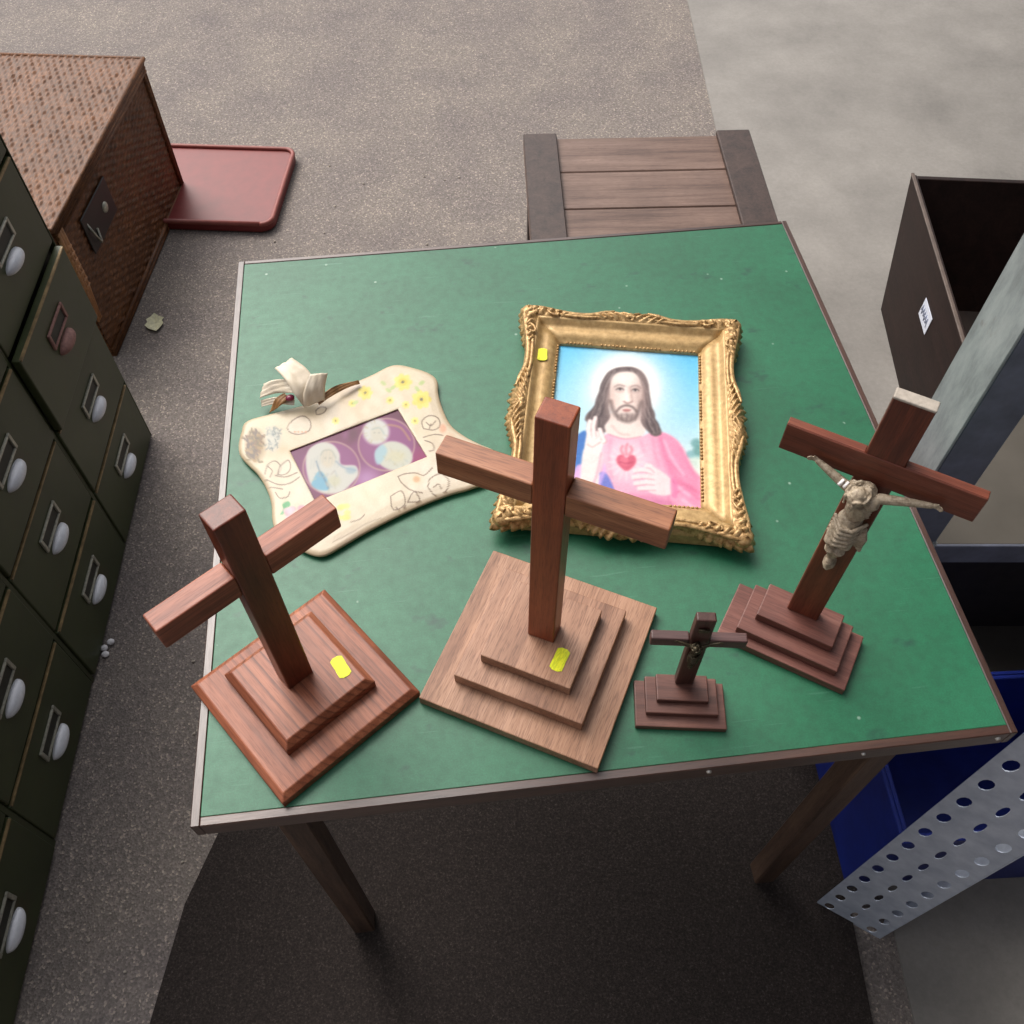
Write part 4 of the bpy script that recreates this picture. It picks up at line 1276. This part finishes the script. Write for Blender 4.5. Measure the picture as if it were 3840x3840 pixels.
for c in range(COLS):
    for r in range(ROWS):
        yc, zc = 0.018 - CP * (c + 0.5), 0.004 + RP * (r + 0.5)
        loc = (rnd.uniform(-0.002, 0.003) + (0.010 if (c, r) == (0, 2) else 0), yc + rnd.uniform(-0.001, 0.001), zc)
        rusty = (c, r) == (0, 2)
        if proto is None:
            proto = obj('drawer', front_bm(DW, DH), M_olive, cab, loc)
            q1 = obj('worn_edge', edge_bm(DW, DH), M_worn, proto)
            q2 = obj('label_holder', holder_bm(), M_steel, proto, (0, 0.0, 0.024))
            q2b = box_obj('card', (0.0038, -0.032, -0.011), (0.0052, 0.032, 0.011), M_card, proto, 0.0, loc=(0, 0, 0.024))
            q3 = obj('cup_pull', pull_bm(), M_pull, proto, (0, 0.0, -0.010))
            kids = (q1, q2, q2b, q3)
        else:
            d = link_copy(proto, cab, loc)
            for q in kids:
                e_ = link_copy(q, d)
                if rusty and q in (q2, q3):
                    e_.data = q.data.copy()
                    e_.data.materials.clear(); e_.data.materials.append(M_rust)
            if rusty:
                d['label'] = 'drawer with rusty handle'
# far end panel and top sheet of the case
box_obj('end_panel', (-0.42, 0.0182, 0.0), (0.000, 0.0215, ROWS * RP + 0.012), M_olive, cab, 0.001)
box_obj('top_panel', (-0.42, y_end, ROWS * RP + 0.0122), (0.004, 0.0215, ROWS * RP + 0.018), M_olive, cab, 0.002)
for c in range(1, COLS):
    box_obj('divider', (-0.010, 0.018 - CP * c - 0.0045, 0.0), (0.0005, 0.018 - CP * c + 0.0045, ROWS * RP), M_olive, cab, 0.0006)

# ------------------------------------------------------------------ wicker hamper behind the cabinet
hd = Vector((0.0509, 0.9987))
hamper = thing('wicker_hamper', 'dark brown wicker hamper on the asphalt beyond the green cabinet', 'hamper', (-0.8783, 1.4367, 0), math.atan2(hd.y, hd.x) - math.pi / 2)
m = Mat('dark_wicker', 0.55, spec=0.4)
v = m.coord()
a = m.noise(m.coord((1, 0.25, 1)), 260, 4, 0.7); b = m.noise(v, 12, 4, 0.6)
c1 = m.ramp(a, [(0.3, lin((62, 36, 18))), (0.55, lin((112, 70, 38))), (0.8, lin((152, 102, 60)))])
c1 = m.mix(1.0, c1, m.ramp(b, [(0.3, (0.7, 0.68, 0.66, 1)), (0.7, (1.1, 1.08, 1.04, 1))]), 'MULTIPLY')
m.color(c1); m.bump(a, 0.3, 0.001)
M_wick = m.m
M_cane = plain('pale_cane', lin((176, 126, 84)), 0.5, var=0.25, scale=90)
HLn, HWd, HH = 0.60, 0.42, 0.335
def weave(w, h):
    """woven sheet in the y-z plane facing +x: strands go over and under"""
    bm = new_bm()
    px, pz = 0.017, 0.0085
    nx, nz = int(w / px) * 6, int(h / pz) * 4
    g_ = []
    for j in range(nz + 1):
        zz = h * j / nz
        row = []
        for i in range(nx + 1):
            yy = w * i / nx
            r_ = int(zz / pz)
            s_ = 1 if r_ % 2 else -1
            strand = abs(math.sin(math.pi * zz / pz)) ** 0.6
            under = s_ * math.sin(math.pi * yy / px)
            row.append(bm.verts.new((0.0034 * strand * (0.45 + 0.55 * under) * (0.75 + 0.9 * mnoise.noise(Vector((yy * 30, r_ * 3.1, 0.5)))), yy + 0.002 * mnoise.noise(Vector((yy * 40, zz * 40, 2))), zz + 0.0016 * mnoise.noise(Vector((yy * 18, zz * 60, 7))))))
        g_.append(row)
    for j in range(nz):
        for i in range(nx):
            f_ = bm.faces.new((g_[j][i], g_[j][i + 1], g_[j + 1][i + 1], g_[j + 1][i])); f_.smooth = True
    return bm
o1 = obj('woven_side', weave(HLn, HH), M_wick, hamper, fix=False, kind='stuff')
o2 = obj('woven_side', weave(HWd, HH), M_wick, hamper, (-HWd, 0.0, 0), 0, kind='stuff', fix=False)
o2.rotation_euler = (0, 0, R(-90))
box_obj('inner_box', (-HWd + 0.004, 0.004, 0.003), (-0.004, HLn - 0.004, HH - 0.012), plain('hamper_lining', lin((58, 38, 24)), 0.8), hamper, 0.0)
bm = new_bm()
for q in range(3):
    add_tube(bm, [(0.003, -0.002, HH - 0.004 - q * 0.008), (0.003, HLn, HH - 0.004 - q * 0.008)], 0.0045, 8)
    add_tube(bm, [(0.001, -0.003, HH - 0.004 - q * 0.008), (-HWd, -0.003, HH - 0.004 - q * 0.008)], 0.0045, 8)
obj('rim', bm, M_wick, hamper)
bm = new_bm()
for q in range(3):
    add_tube(bm, [(0.004, 0.006 + q * 0.0085, HH - 0.012), (0.006, 0.004 + q * 0.0085, HH * 0.62), (0.003, 0.003 + q * 0.006, HH * 0.30)], [0.005, 0.0052, 0.003], 8)
for q in range(7):
    add_tube(bm, [(0.006, 0.0, HH * 0.55 + q * 0.016), (0.011, 0.013, HH * 0.55 + q * 0.016 + 0.004), (0.006, 0.026, HH * 0.55 + q * 0.016)], 0.0035, 8)
obj('corner_binding', bm, M_cane, hamper, label='pale cane binding at the near top corner')
bm = new_bm()
for q in range(2):
    add_tube(bm, [(0.004, 0.0, 0.006 + q * 0.011), (0.004, HLn, 0.006 + q * 0.011)], 0.006, 8)
obj('foot_rail', bm, M_wick, hamper)
# woven lid
bm = weave(HLn + 0.01, HWd + 0.008)
for v_ in bm.verts:
    x_, y_, z_ = v_.co
    v_.co = Vector((0.004 - z_, y_ - 0.005, HH + 0.006 + x_))
obj('lid', bm, M_wick, hamper, fix=False, kind='stuff')
bm = new_bm()
zr = HH + 0.004
add_tube(bm, [(-HWd - 0.003, -0.006, zr), (0.005, -0.006, zr), (0.005, HLn + 0.006, zr), (-HWd - 0.003, HLn + 0.006, zr)], 0.0062, 8)
obj('lid_rim', bm, M_wick, hamper)
bm = new_bm()
for q in range(2):
    add_tube(bm, [(0.002, HLn - 0.004 - q * 0.009, 0.0), (0.002, HLn - 0.004 - q * 0.009, HH)], 0.0052, 8)
obj('corner_cane', bm, M_wick, hamper)
bm = new_bm()
yl, zl = 0.125, 0.235
add_tube(bm, [(0.004, yl - 0.012, zl + 0.03), (0.014, yl - 0.014, zl + 0.005), (0.016, yl - 0.006, zl - 0.020), (0.010, yl + 0.006, zl - 0.026), (0.008, yl + 0.012, zl)], 0.0024, 8)
obj('latch', bm, M_steel, hamper)
bm = new_bm()
add_ball(bm, (0.006, yl + 0.075, zl + 0.005), 0.012, 12, 8, (0.5, 1, 1))
obj('stud', bm, M_steel, hamper)
bm = new_bm()
add_box(bm, (0.0032, yl - 0.03, zl - 0.035), (0.0065, yl + 0.12, zl + 0.05), 0.002)
obj('latch_strap', bm, plain('black_leather', lin((30, 22, 18)), 0.5), hamper)

# ------------------------------------------------------------------ red tray
def rounded(x0, y0, x1, y1, r, n=6):
    pts = []
    for cx, cy, a0_ in ((x1 - r, y0 + r, -90), (x1 - r, y1 - r, 0), (x0 + r, y1 - r, 90), (x0 + r, y0 + r, 180)):
        for k in range(n + 1):
            t_ = R(a0_ + 90 * k / n)
            pts.append((cx + r * math.cos(t_), cy + r * math.sin(t_)))
    return pts
tray = thing('red_tray', 'red plastic tray with rounded corners lying on the asphalt past the hamper', 'tray', (-0.588, 1.856, 0), R(-3))
M_red = plain('red_plastic', lin((116, 36, 34)), 0.45, var=0.12, scale=30)
M_redrim = plain('faded_red_rim', lin((142, 74, 66)), 0.5, var=0.15, scale=60)
bm = new_bm()
add_poly_prism(bm, rounded(-0.40, 0.0, 0.0, 0.32, 0.03), 0.004, 0.022)
bmesh.ops.bevel(bm, geom=[e_ for e_ in bm.edges], offset=0.002, segments=2, affect='EDGES')
obj('tray_floor', bm, M_red, tray)
bm = new_bm()
loop = rounded(-0.396, 0.004, -0.004, 0.316, 0.027, 8)
add_tube(bm, [(q[0], q[1], 0.024) for q in loop + [loop[0]]], 0.006, 8)
obj('rim', bm, M_redrim, tray)

# ------------------------------------------------------------------ brown chest beyond the table
chest = thing('wooden_chest', 'brown wooden chest standing on the ground behind the table', 'chest', (0.046, 1.41, 0), R(2))
M_chest = wood('chest_wood', lin((84, 62, 52)), lin((112, 88, 76)), lin((130, 106, 94)), 'x', 61, rough=0.5)
M_chestd = wood('chest_dark', lin((40, 28, 24)), lin((62, 46, 40)), lin((78, 60, 52)), 'z', 62, rough=0.5)
CW, CD, CH = 0.46, 0.34, 0.30
for x in (0.0, CW - 0.06):
    for y in (0.0, CD - 0.05):
        box_obj('corner_post', (x, y, 0), (x + 0.06, y + 0.05, CH), M_chestd, chest, 0.002)
for k in range(3):
    z0_ = 0.02 + k * (CH - 0.02) / 3
    for y in (0.008, CD - 0.028):
        box_obj('board', (0.0605, y, z0_), (CW - 0.0605, y + 0.02, z0_ + (CH - 0.02) / 3 - 0.002), M_chest, chest, 0.0015)
    for x in (0.010, CW - 0.03):
        box_obj('board', (x, 0.0505, z0_), (x + 0.02, CD - 0.0505, z0_ + (CH - 0.02) / 3 - 0.002), M_chest, chest, 0.0015)
for x in (-0.01, CW - 0.06):
    box_obj('lid_batten', (x, -0.01, CH + 0.0203), (x + 0.07, CD + 0.01, CH + 0.032), M_chestd, chest, 0.002)
for k in range(3):
    box_obj('lid_board', (-0.01, -0.01 + k * (CD + 0.02) / 3, CH + 0.0005), (CW + 0.01, -0.01 + (k + 1) * (CD + 0.02) / 3 - 0.002, CH + 0.02), M_chest, chest, 0.002)

# ------------------------------------------------------------------ dark open box with label
box = thing('wooden_box', 'open dark brown wooden box with a white label on the concrete floor', 'box', (0.8457, 1.5811, 0.004), R(-3.9))
M_box = wood('box_wood', lin((26, 15, 12)), lin((38, 23, 19)), lin((48, 31, 26)), 'y', 71, rough=0.5, spec=0.3)
M_boxin = wood('box_inside', lin((24, 16, 13)), lin((36, 24, 20)), lin((46, 32, 26)), 'y', 72, rough=0.6)
BL, BW, BH, bt = 0.56, 0.34, 0.262, 0.012
box_obj('side_panel', (0, -BL, 0), (bt, 0, BH), M_box, box, 0.001)
box_obj('side_panel', (BW - bt, -BL, 0), (BW, 0, BH), M_box, box, 0.001)
box_obj('end_panel', (bt + 0.0002, -bt, 0.0), (BW - bt - 0.0002, -0.0005, BH - 0.001), M_box, box, 0.001)
box_obj('end_panel', (bt + 0.0002, -BL + 0.0005, 0.0), (BW - bt - 0.0002, -BL + bt, BH - 0.001), M_box, box, 0.001)
box_obj('bottom_board', (bt + 0.0002, -BL + bt + 0.0002, 0.001), (BW - bt - 0.0002, -bt - 0.0002, 0.012), M_boxin, box, 0.0)
box_obj('rim_strip', (-0.001, -BL, BH + 0.0003), (0.006, 0, BH + 0.004), plain('worn_rim', lin((96, 82, 74)), 0.5), box, 0.0008)
for o_ in box.children:                          # the far end flares outwards
    for v_ in o_.data.vertices:
        if v_.co.y > -0.05:
            v_.co.y += 0.50 * v_.co.z
lab = box_obj('label', (-0.0012, -0.2385, 0.150), (-0.0004, -0.176, 0.192), plain('white_paper', lin((222, 226, 238)), 0.6, var=0.05), box, 0.0)
bm = new_bm()
for k in range(5):
    y_ = -0.228 + k * 0.010
    add_tube(bm, [(-0.0014, y_, 0.160 + 0.004 * (k % 2)), (-0.0014, y_ + 0.004, 0.180), (-0.0014, y_ + 0.008, 0.164)], 0.0010, 5)
obj('handwriting', bm, plain('faded_ink', lin((150, 160, 190)), 0.7), box)

# ------------------------------------------------------------------ steel rack beside the table
m = Mat('galvanised', 0.48, metal=0.35, spec=0.5)
v = m.coord()
a = m.noise(m.coord((1, 1, 0.35)), 26, 6, 0.7); b = m.noise(v, 200, 4, 0.7)
c1 = m.ramp(a, [(0.28, lin((116, 119, 120))), (0.5, lin((154, 159, 160))), (0.75, lin((184, 187, 186)))])
ru = m.ramp(m.noise(m.coord((1, 1, 0.6), (2, 5, 1)), 17, 5, 0.75), [(0.62, (0, 0, 0, 1)), (0.74, (0.6, 0.6, 0.6, 1))])
c1 = m.mix(ru, c1, lin((112, 92, 82)))
sc_ = m.ramp(m.noise(m.coord((30, 30, 3), (1, 0, 0), (0.3, 0, 0)), 6, 2), [(0.7, (0, 0, 0, 1)), (0.8, (0.5, 0.5, 0.5, 1))])
c1 = m.mix(sc_, c1, lin((196, 198, 196)))
m.color(c1); m.rough(b, 0.4, 0.6); m.bump(b, 0.1, 0.0006)
M_galv = m.m
M_bluesteel = plain('blue_shaded_steel', lin((104, 108, 122)), 0.45, 0.25, var=0.25, scale=30)  # blue grey of the shelf lip; on post flanges it paints in shade
rack = thing('steel_rack', 'grey steel shelving rack standing beside the right edge of the table', 'rack', (0.440, 0.579, 0.004))
RH = 1.9
def angle_post(parent, x, y, wl, wd, mat1, mat2, h, sx=1, sy=1):
    bm = new_bm()
    add_box(bm, (min(x, x + sx * 0.003), min(y, y + sy * wd), 0), (max(x, x + sx * 0.003), max(y, y + sy * wd), h), 0.0008)
    o = obj('post', bm, mat1, parent)
    bm = new_bm()
    add_box(bm, (min(x + sx * 0.0031, x + sx * wl), min(y, y + sy * 0.003), 0), (max(x + sx * 0.0031, x + sx * wl), max(y, y + sy * 0.003), h), 0.0008)
    obj('post_flange', bm, mat2, o)
angle_post(rack, 0, 0, 0.052, 0.068, M_galv, M_bluesteel, RH)
angle_post(rack, 0.30, 0.36, 0.05, -0.06, M_galv, M_bluesteel, RH)
angle_post(rack, 1.10, 0, -0.05, 0.06, M_galv, M_bluesteel, RH)
angle_post(rack, 1.10, 0.36, -0.05, -0.06, M_galv, M_bluesteel, RH)
M_shelf = plain('shelf_paint', lin((84, 79, 72)), 0.5, 0.1, var=0.15, scale=12)
for z in (0.12, 0.545, 1.86):
    bm = new_bm()
    add_poly_prism(bm, [(0.056, 0.005), (1.09, 0.005), (1.09, 0.355), (0.285, 0.355)], z, z + 0.003)
    o = obj('shelf', bm, M_shelf, rack)
    box_obj('shelf_lip', (0.0525, 0.0005, z - 0.032), (1.09, 0.0045, z + 0.004), M_bluesteel, o, 0.001)
bm = new_bm()
add_tube(bm, [(0.0505, -0.0012, 0.47), (0.0505, -0.0012, 0.56)], 0.0028, 6)
obj('scraped_bracket', bm, M_galv, rack)
# things on and under the rack
M_black = plain('black_card', lin((24, 22, 22)), 0.7, var=0.3, scale=20)
def crate(name, label, cat, loc, size, mat, rotz=0.0, wall=0.006):
    t_ = thing(name, label, cat, loc, rotz)
    w, d, h = size
    box_obj('side', (0, 0, 0), (w, wall, h), mat, t_, 0.001)
    box_obj('side', (0, d - wall, 0), (w, d, h), mat, t_, 0.001)
    box_obj('side', (0, wall + 0.0002, 0), (wall, d - wall - 0.0002, h), mat, t_, 0.001)
    box_obj('side', (w - wall, wall + 0.0002, 0), (w, d - wall - 0.0002, h), mat, t_, 0.001)
    box_obj('base', (wall + 0.0002, wall + 0.0002, 0.001), (w - wall - 0.0002, d - wall - 0.0002, 0.007), mat, t_, 0.0)
    bm = new_bm()
    for lo, hi in (((-0.006, -0.006, h - 0.02), (w + 0.006, -0.0005, h)), ((-0.006, d + 0.0005, h - 0.02), (w + 0.006, d + 0.006, h)),
                   ((-0.006, 0, h - 0.02), (-0.0005, d, h)), ((w + 0.0005, 0, h - 0.02), (w + 0.006, d, h))):
        add_box(bm, lo, hi, 0.001)
    obj('rim', bm, mat, t_)
    return t_
crate('storage_box', 'black box standing on the grey steel shelf', 'box', (0.72, 0.765, 0.553), (0.42, 0.15, 0.24), M_black)
crate('storage_box', 'added dark brown box standing in for shade under the grey shelf', 'box', (0.62, 0.70, 0.127), (0.60, 0.22, 0.26), plain('shade_fill_card', lin((44, 38, 34)), 0.7), 0.0)  # added dark box fills the shaded space below the shelf
M_blue = plain('blue_plastic', lin((26, 42, 122)), 0.4, var=0.2, scale=25)
crate('plastic_crate', 'dark blue plastic crate under the table beside the slotted post', 'crate', (0.50, 0.325, 0.004), (0.62, 0.215, 0.26), M_blue, R(3))
# slotted angle post at the near corner
spost = thing('slotted_post', 'pale grey slotted steel angle post at the near right table corner', 'post', (0.452, 0.302, 0.004), R(-30))
m = Mat('pale_steel', 0.5, metal=0.2)
v = m.coord()
a = m.noise(v, 30, 5, 0.65)
m.color(m.ramp(a, [(0.3, lin((168, 178, 196))), (0.7, lin((204, 212, 226)))]))
m.bump(m.noise(v, 260, 3), 0.15, 0.0006)
M_pale = m.m
def slotted(w, h, th_=0.0012):
    """flat strip in x-z with round and slotted holes cut right through"""
    bm = new_bm()
    pit = 0.054
    nrow = int(h / pit)
    def ring(cx, cz, rx, rz, n=12):
        return [(cx + rx * math.cos(2 * math.pi * k / n), cz + rz * math.sin(2 * math.pi * k / n)) for k in range(n)]
    xs = [0, w * 0.33, w * 0.66, w]
    for r in range(nrow):
        z0_, z1_ = r * pit, (r + 1) * pit
        for c in range(3):
            x0_, x1_ = xs[c], xs[c + 1]
            cx, cz = (x0_ + x1_) / 2, (z0_ + z1_) / 2 + (0.010 if c == 1 else -0.008)
            rx, rz = (0.0068, 0.0130) if c != 1 else (0.0042, 0.0150)
            hole = ring(cx, cz, rx, rz)
            sq = []
            for k in range(12):                     # matching points on the cell's outline
                dx, dz = math.cos(2 * math.pi * k / 12), math.sin(2 * math.pi * k / 12)
                tx = ((x1_ - cx) / dx if dx > 1e-6 else (x0_ - cx) / dx if dx < -1e-6 else 1e9)
                tz = ((z1_ - cz) / dz if dz > 1e-6 else (z0_ - cz) / dz if dz < -1e-6 else 1e9)
                t_ = min(tx, tz)
                sq.append((cx + dx * t_, cz + dz * t_))
            corners = [(x1_, z1_), (x0_, z1_), (x0_, z0_), (x1_, z0_)]
            for y_ in (0, th_):
                H_ = [bm.verts.new((q[0], y_, q[1])) for q in hole]
                S_ = [bm.verts.new((q[0], y_, q[1])) for q in sq]
                for k in range(12):
                    k2 = (k + 1) % 12
                    a_, b_ = sq[k], sq[k2]
                    cor = None
                    if abs(a_[0] - b_[0]) > 1e-7 and abs(a_[1] - b_[1]) > 1e-7:
                        cor = min(corners, key=lambda q: abs(q[0] - (a_[0] if abs(a_[0] - x0_) < 1e-6 or abs(a_[0] - x1_) < 1e-6 else b_[0])) + abs(q[1] - (a_[1] if abs(a_[1] - z0_) < 1e-6 or abs(a_[1] - z1_) < 1e-6 else b_[1])))
                    if cor:
                        cv_ = bm.verts.new((cor[0], y_, cor[1]))
                        bm.faces.new((H_[k], S_[k], cv_, S_[k2], H_[k2]))
                    else:
                        bm.faces.new((H_[k], S_[k], S_[k2], H_[k2]))
                if y_ == 0:
                    H0 = H_
            for k in range(12):
                bm.faces.new((H0[k], H0[(k + 1) % 12], H_[(k + 1) % 12], H_[k]))
    bmesh.ops.remove_doubles(bm, verts=bm.verts, dist=0.00001)
    return bm, nrow * pit
bm, ph_ = slotted(0.095, 1.15)
obj('slotted_flange', bm, M_pale, spost)
bm = new_bm()
add_box(bm, (0.0953, 0.0, 0.0), (0.0975, 0.060, ph_), 0.0006)
obj('side_flange', bm, M_pale, spost)

# ------------------------------------------------------------------ litter on the ground
M_leaf = plain('dry_leaf', lin((206, 202, 168)), 0.7, var=0.2, scale=160)
def leaf(loc, s, rz, mat, label, name='leaf', cat='leaf'):
    bm = new_bm()
    pts = [(0, -1), (.35, -.7), (.62, -.3), (.55, .1), (.75, .25), (.4, .55), (.12, 1.0), (-.2, .7), (-.55, .5), (-.5, .2), (-.75, -.1), (-.5, -.6)]
    top = [bm.verts.new((x_ * s, y_ * s, 0.003 + 0.004 * abs(x_) + 0.003 * abs(y_))) for x_, y_ in pts]
    c_ = bm.verts.new((0, 0, 0.0015))
    low = [bm.verts.new((v_.co.x, v_.co.y, v_.co.z - 0.0008)) for v_ in top]
    c2 = bm.verts.new((0, 0, 0.0007))
    n = len(pts)
    for i in range(n):
        bm.faces.new((c_, top[i], top[(i + 1) % n])); bm.faces.new((c2, low[(i + 1) % n], low[i]))
        bm.faces.new((top[i], low[i], low[(i + 1) % n], top[(i + 1) % n]))
    return tag(obj(name, bm, mat, None, loc, rz), label, cat)
leaf((-0.8095, 1.5369, 0.001), 0.030, R(20), M_leaf, 'pale dry leaf on the asphalt next to the wicker hamper')
leaf((0.464, 0.468, 0.001), 0.016, R(70), plain('orange_leaf', lin((190, 84, 40)), 0.6), 'small orange leaf on the ground under the table front')
bm = new_bm()
for k in range(3):
    add_ball(bm, (rnd.uniform(-0.006, 0.006), 0.012 * k - 0.012, 0.005), 0.007, 8, 6, (1, 0.9, 0.6))
tag(obj('paper_scrap', bm, plain('white_scrap', lin((225, 222, 224)), 0.6), None, (-0.712, 0.722, 0.0)), 'scrap of crumpled white paper at the foot of the green cabinet', 'paper scrap')
# loose grit scattered under and around the table
bm = new_bm()
for k in range(420):
    x_, y_ = rnd.uniform(-0.65, 0.55), rnd.uniform(0.02, 2.2)
    if k < 160:
        x_, y_ = rnd.uniform(0.05, 0.55), rnd.uniform(0.30, 0.62)
    s_ = rnd.uniform(0.0012, 0.004) * (1.3 if k < 160 else 1)
    mt = Matrix.Translation((x_, y_, s_ * 0.5)) @ Matrix.Rotation(rnd.uniform(0, 6), 4, 'Z') @ Matrix.Diagonal((s_, s_ * rnd.uniform(.6, 1), s_ * .7, 1))
    bmesh.ops.create_icosphere(bm, subdivisions=1, radius=1, matrix=mt)
obj('grit', bm, plain('pale_grit', lin((168, 158, 146)), 0.8, var=0.35, scale=90), kind='stuff')
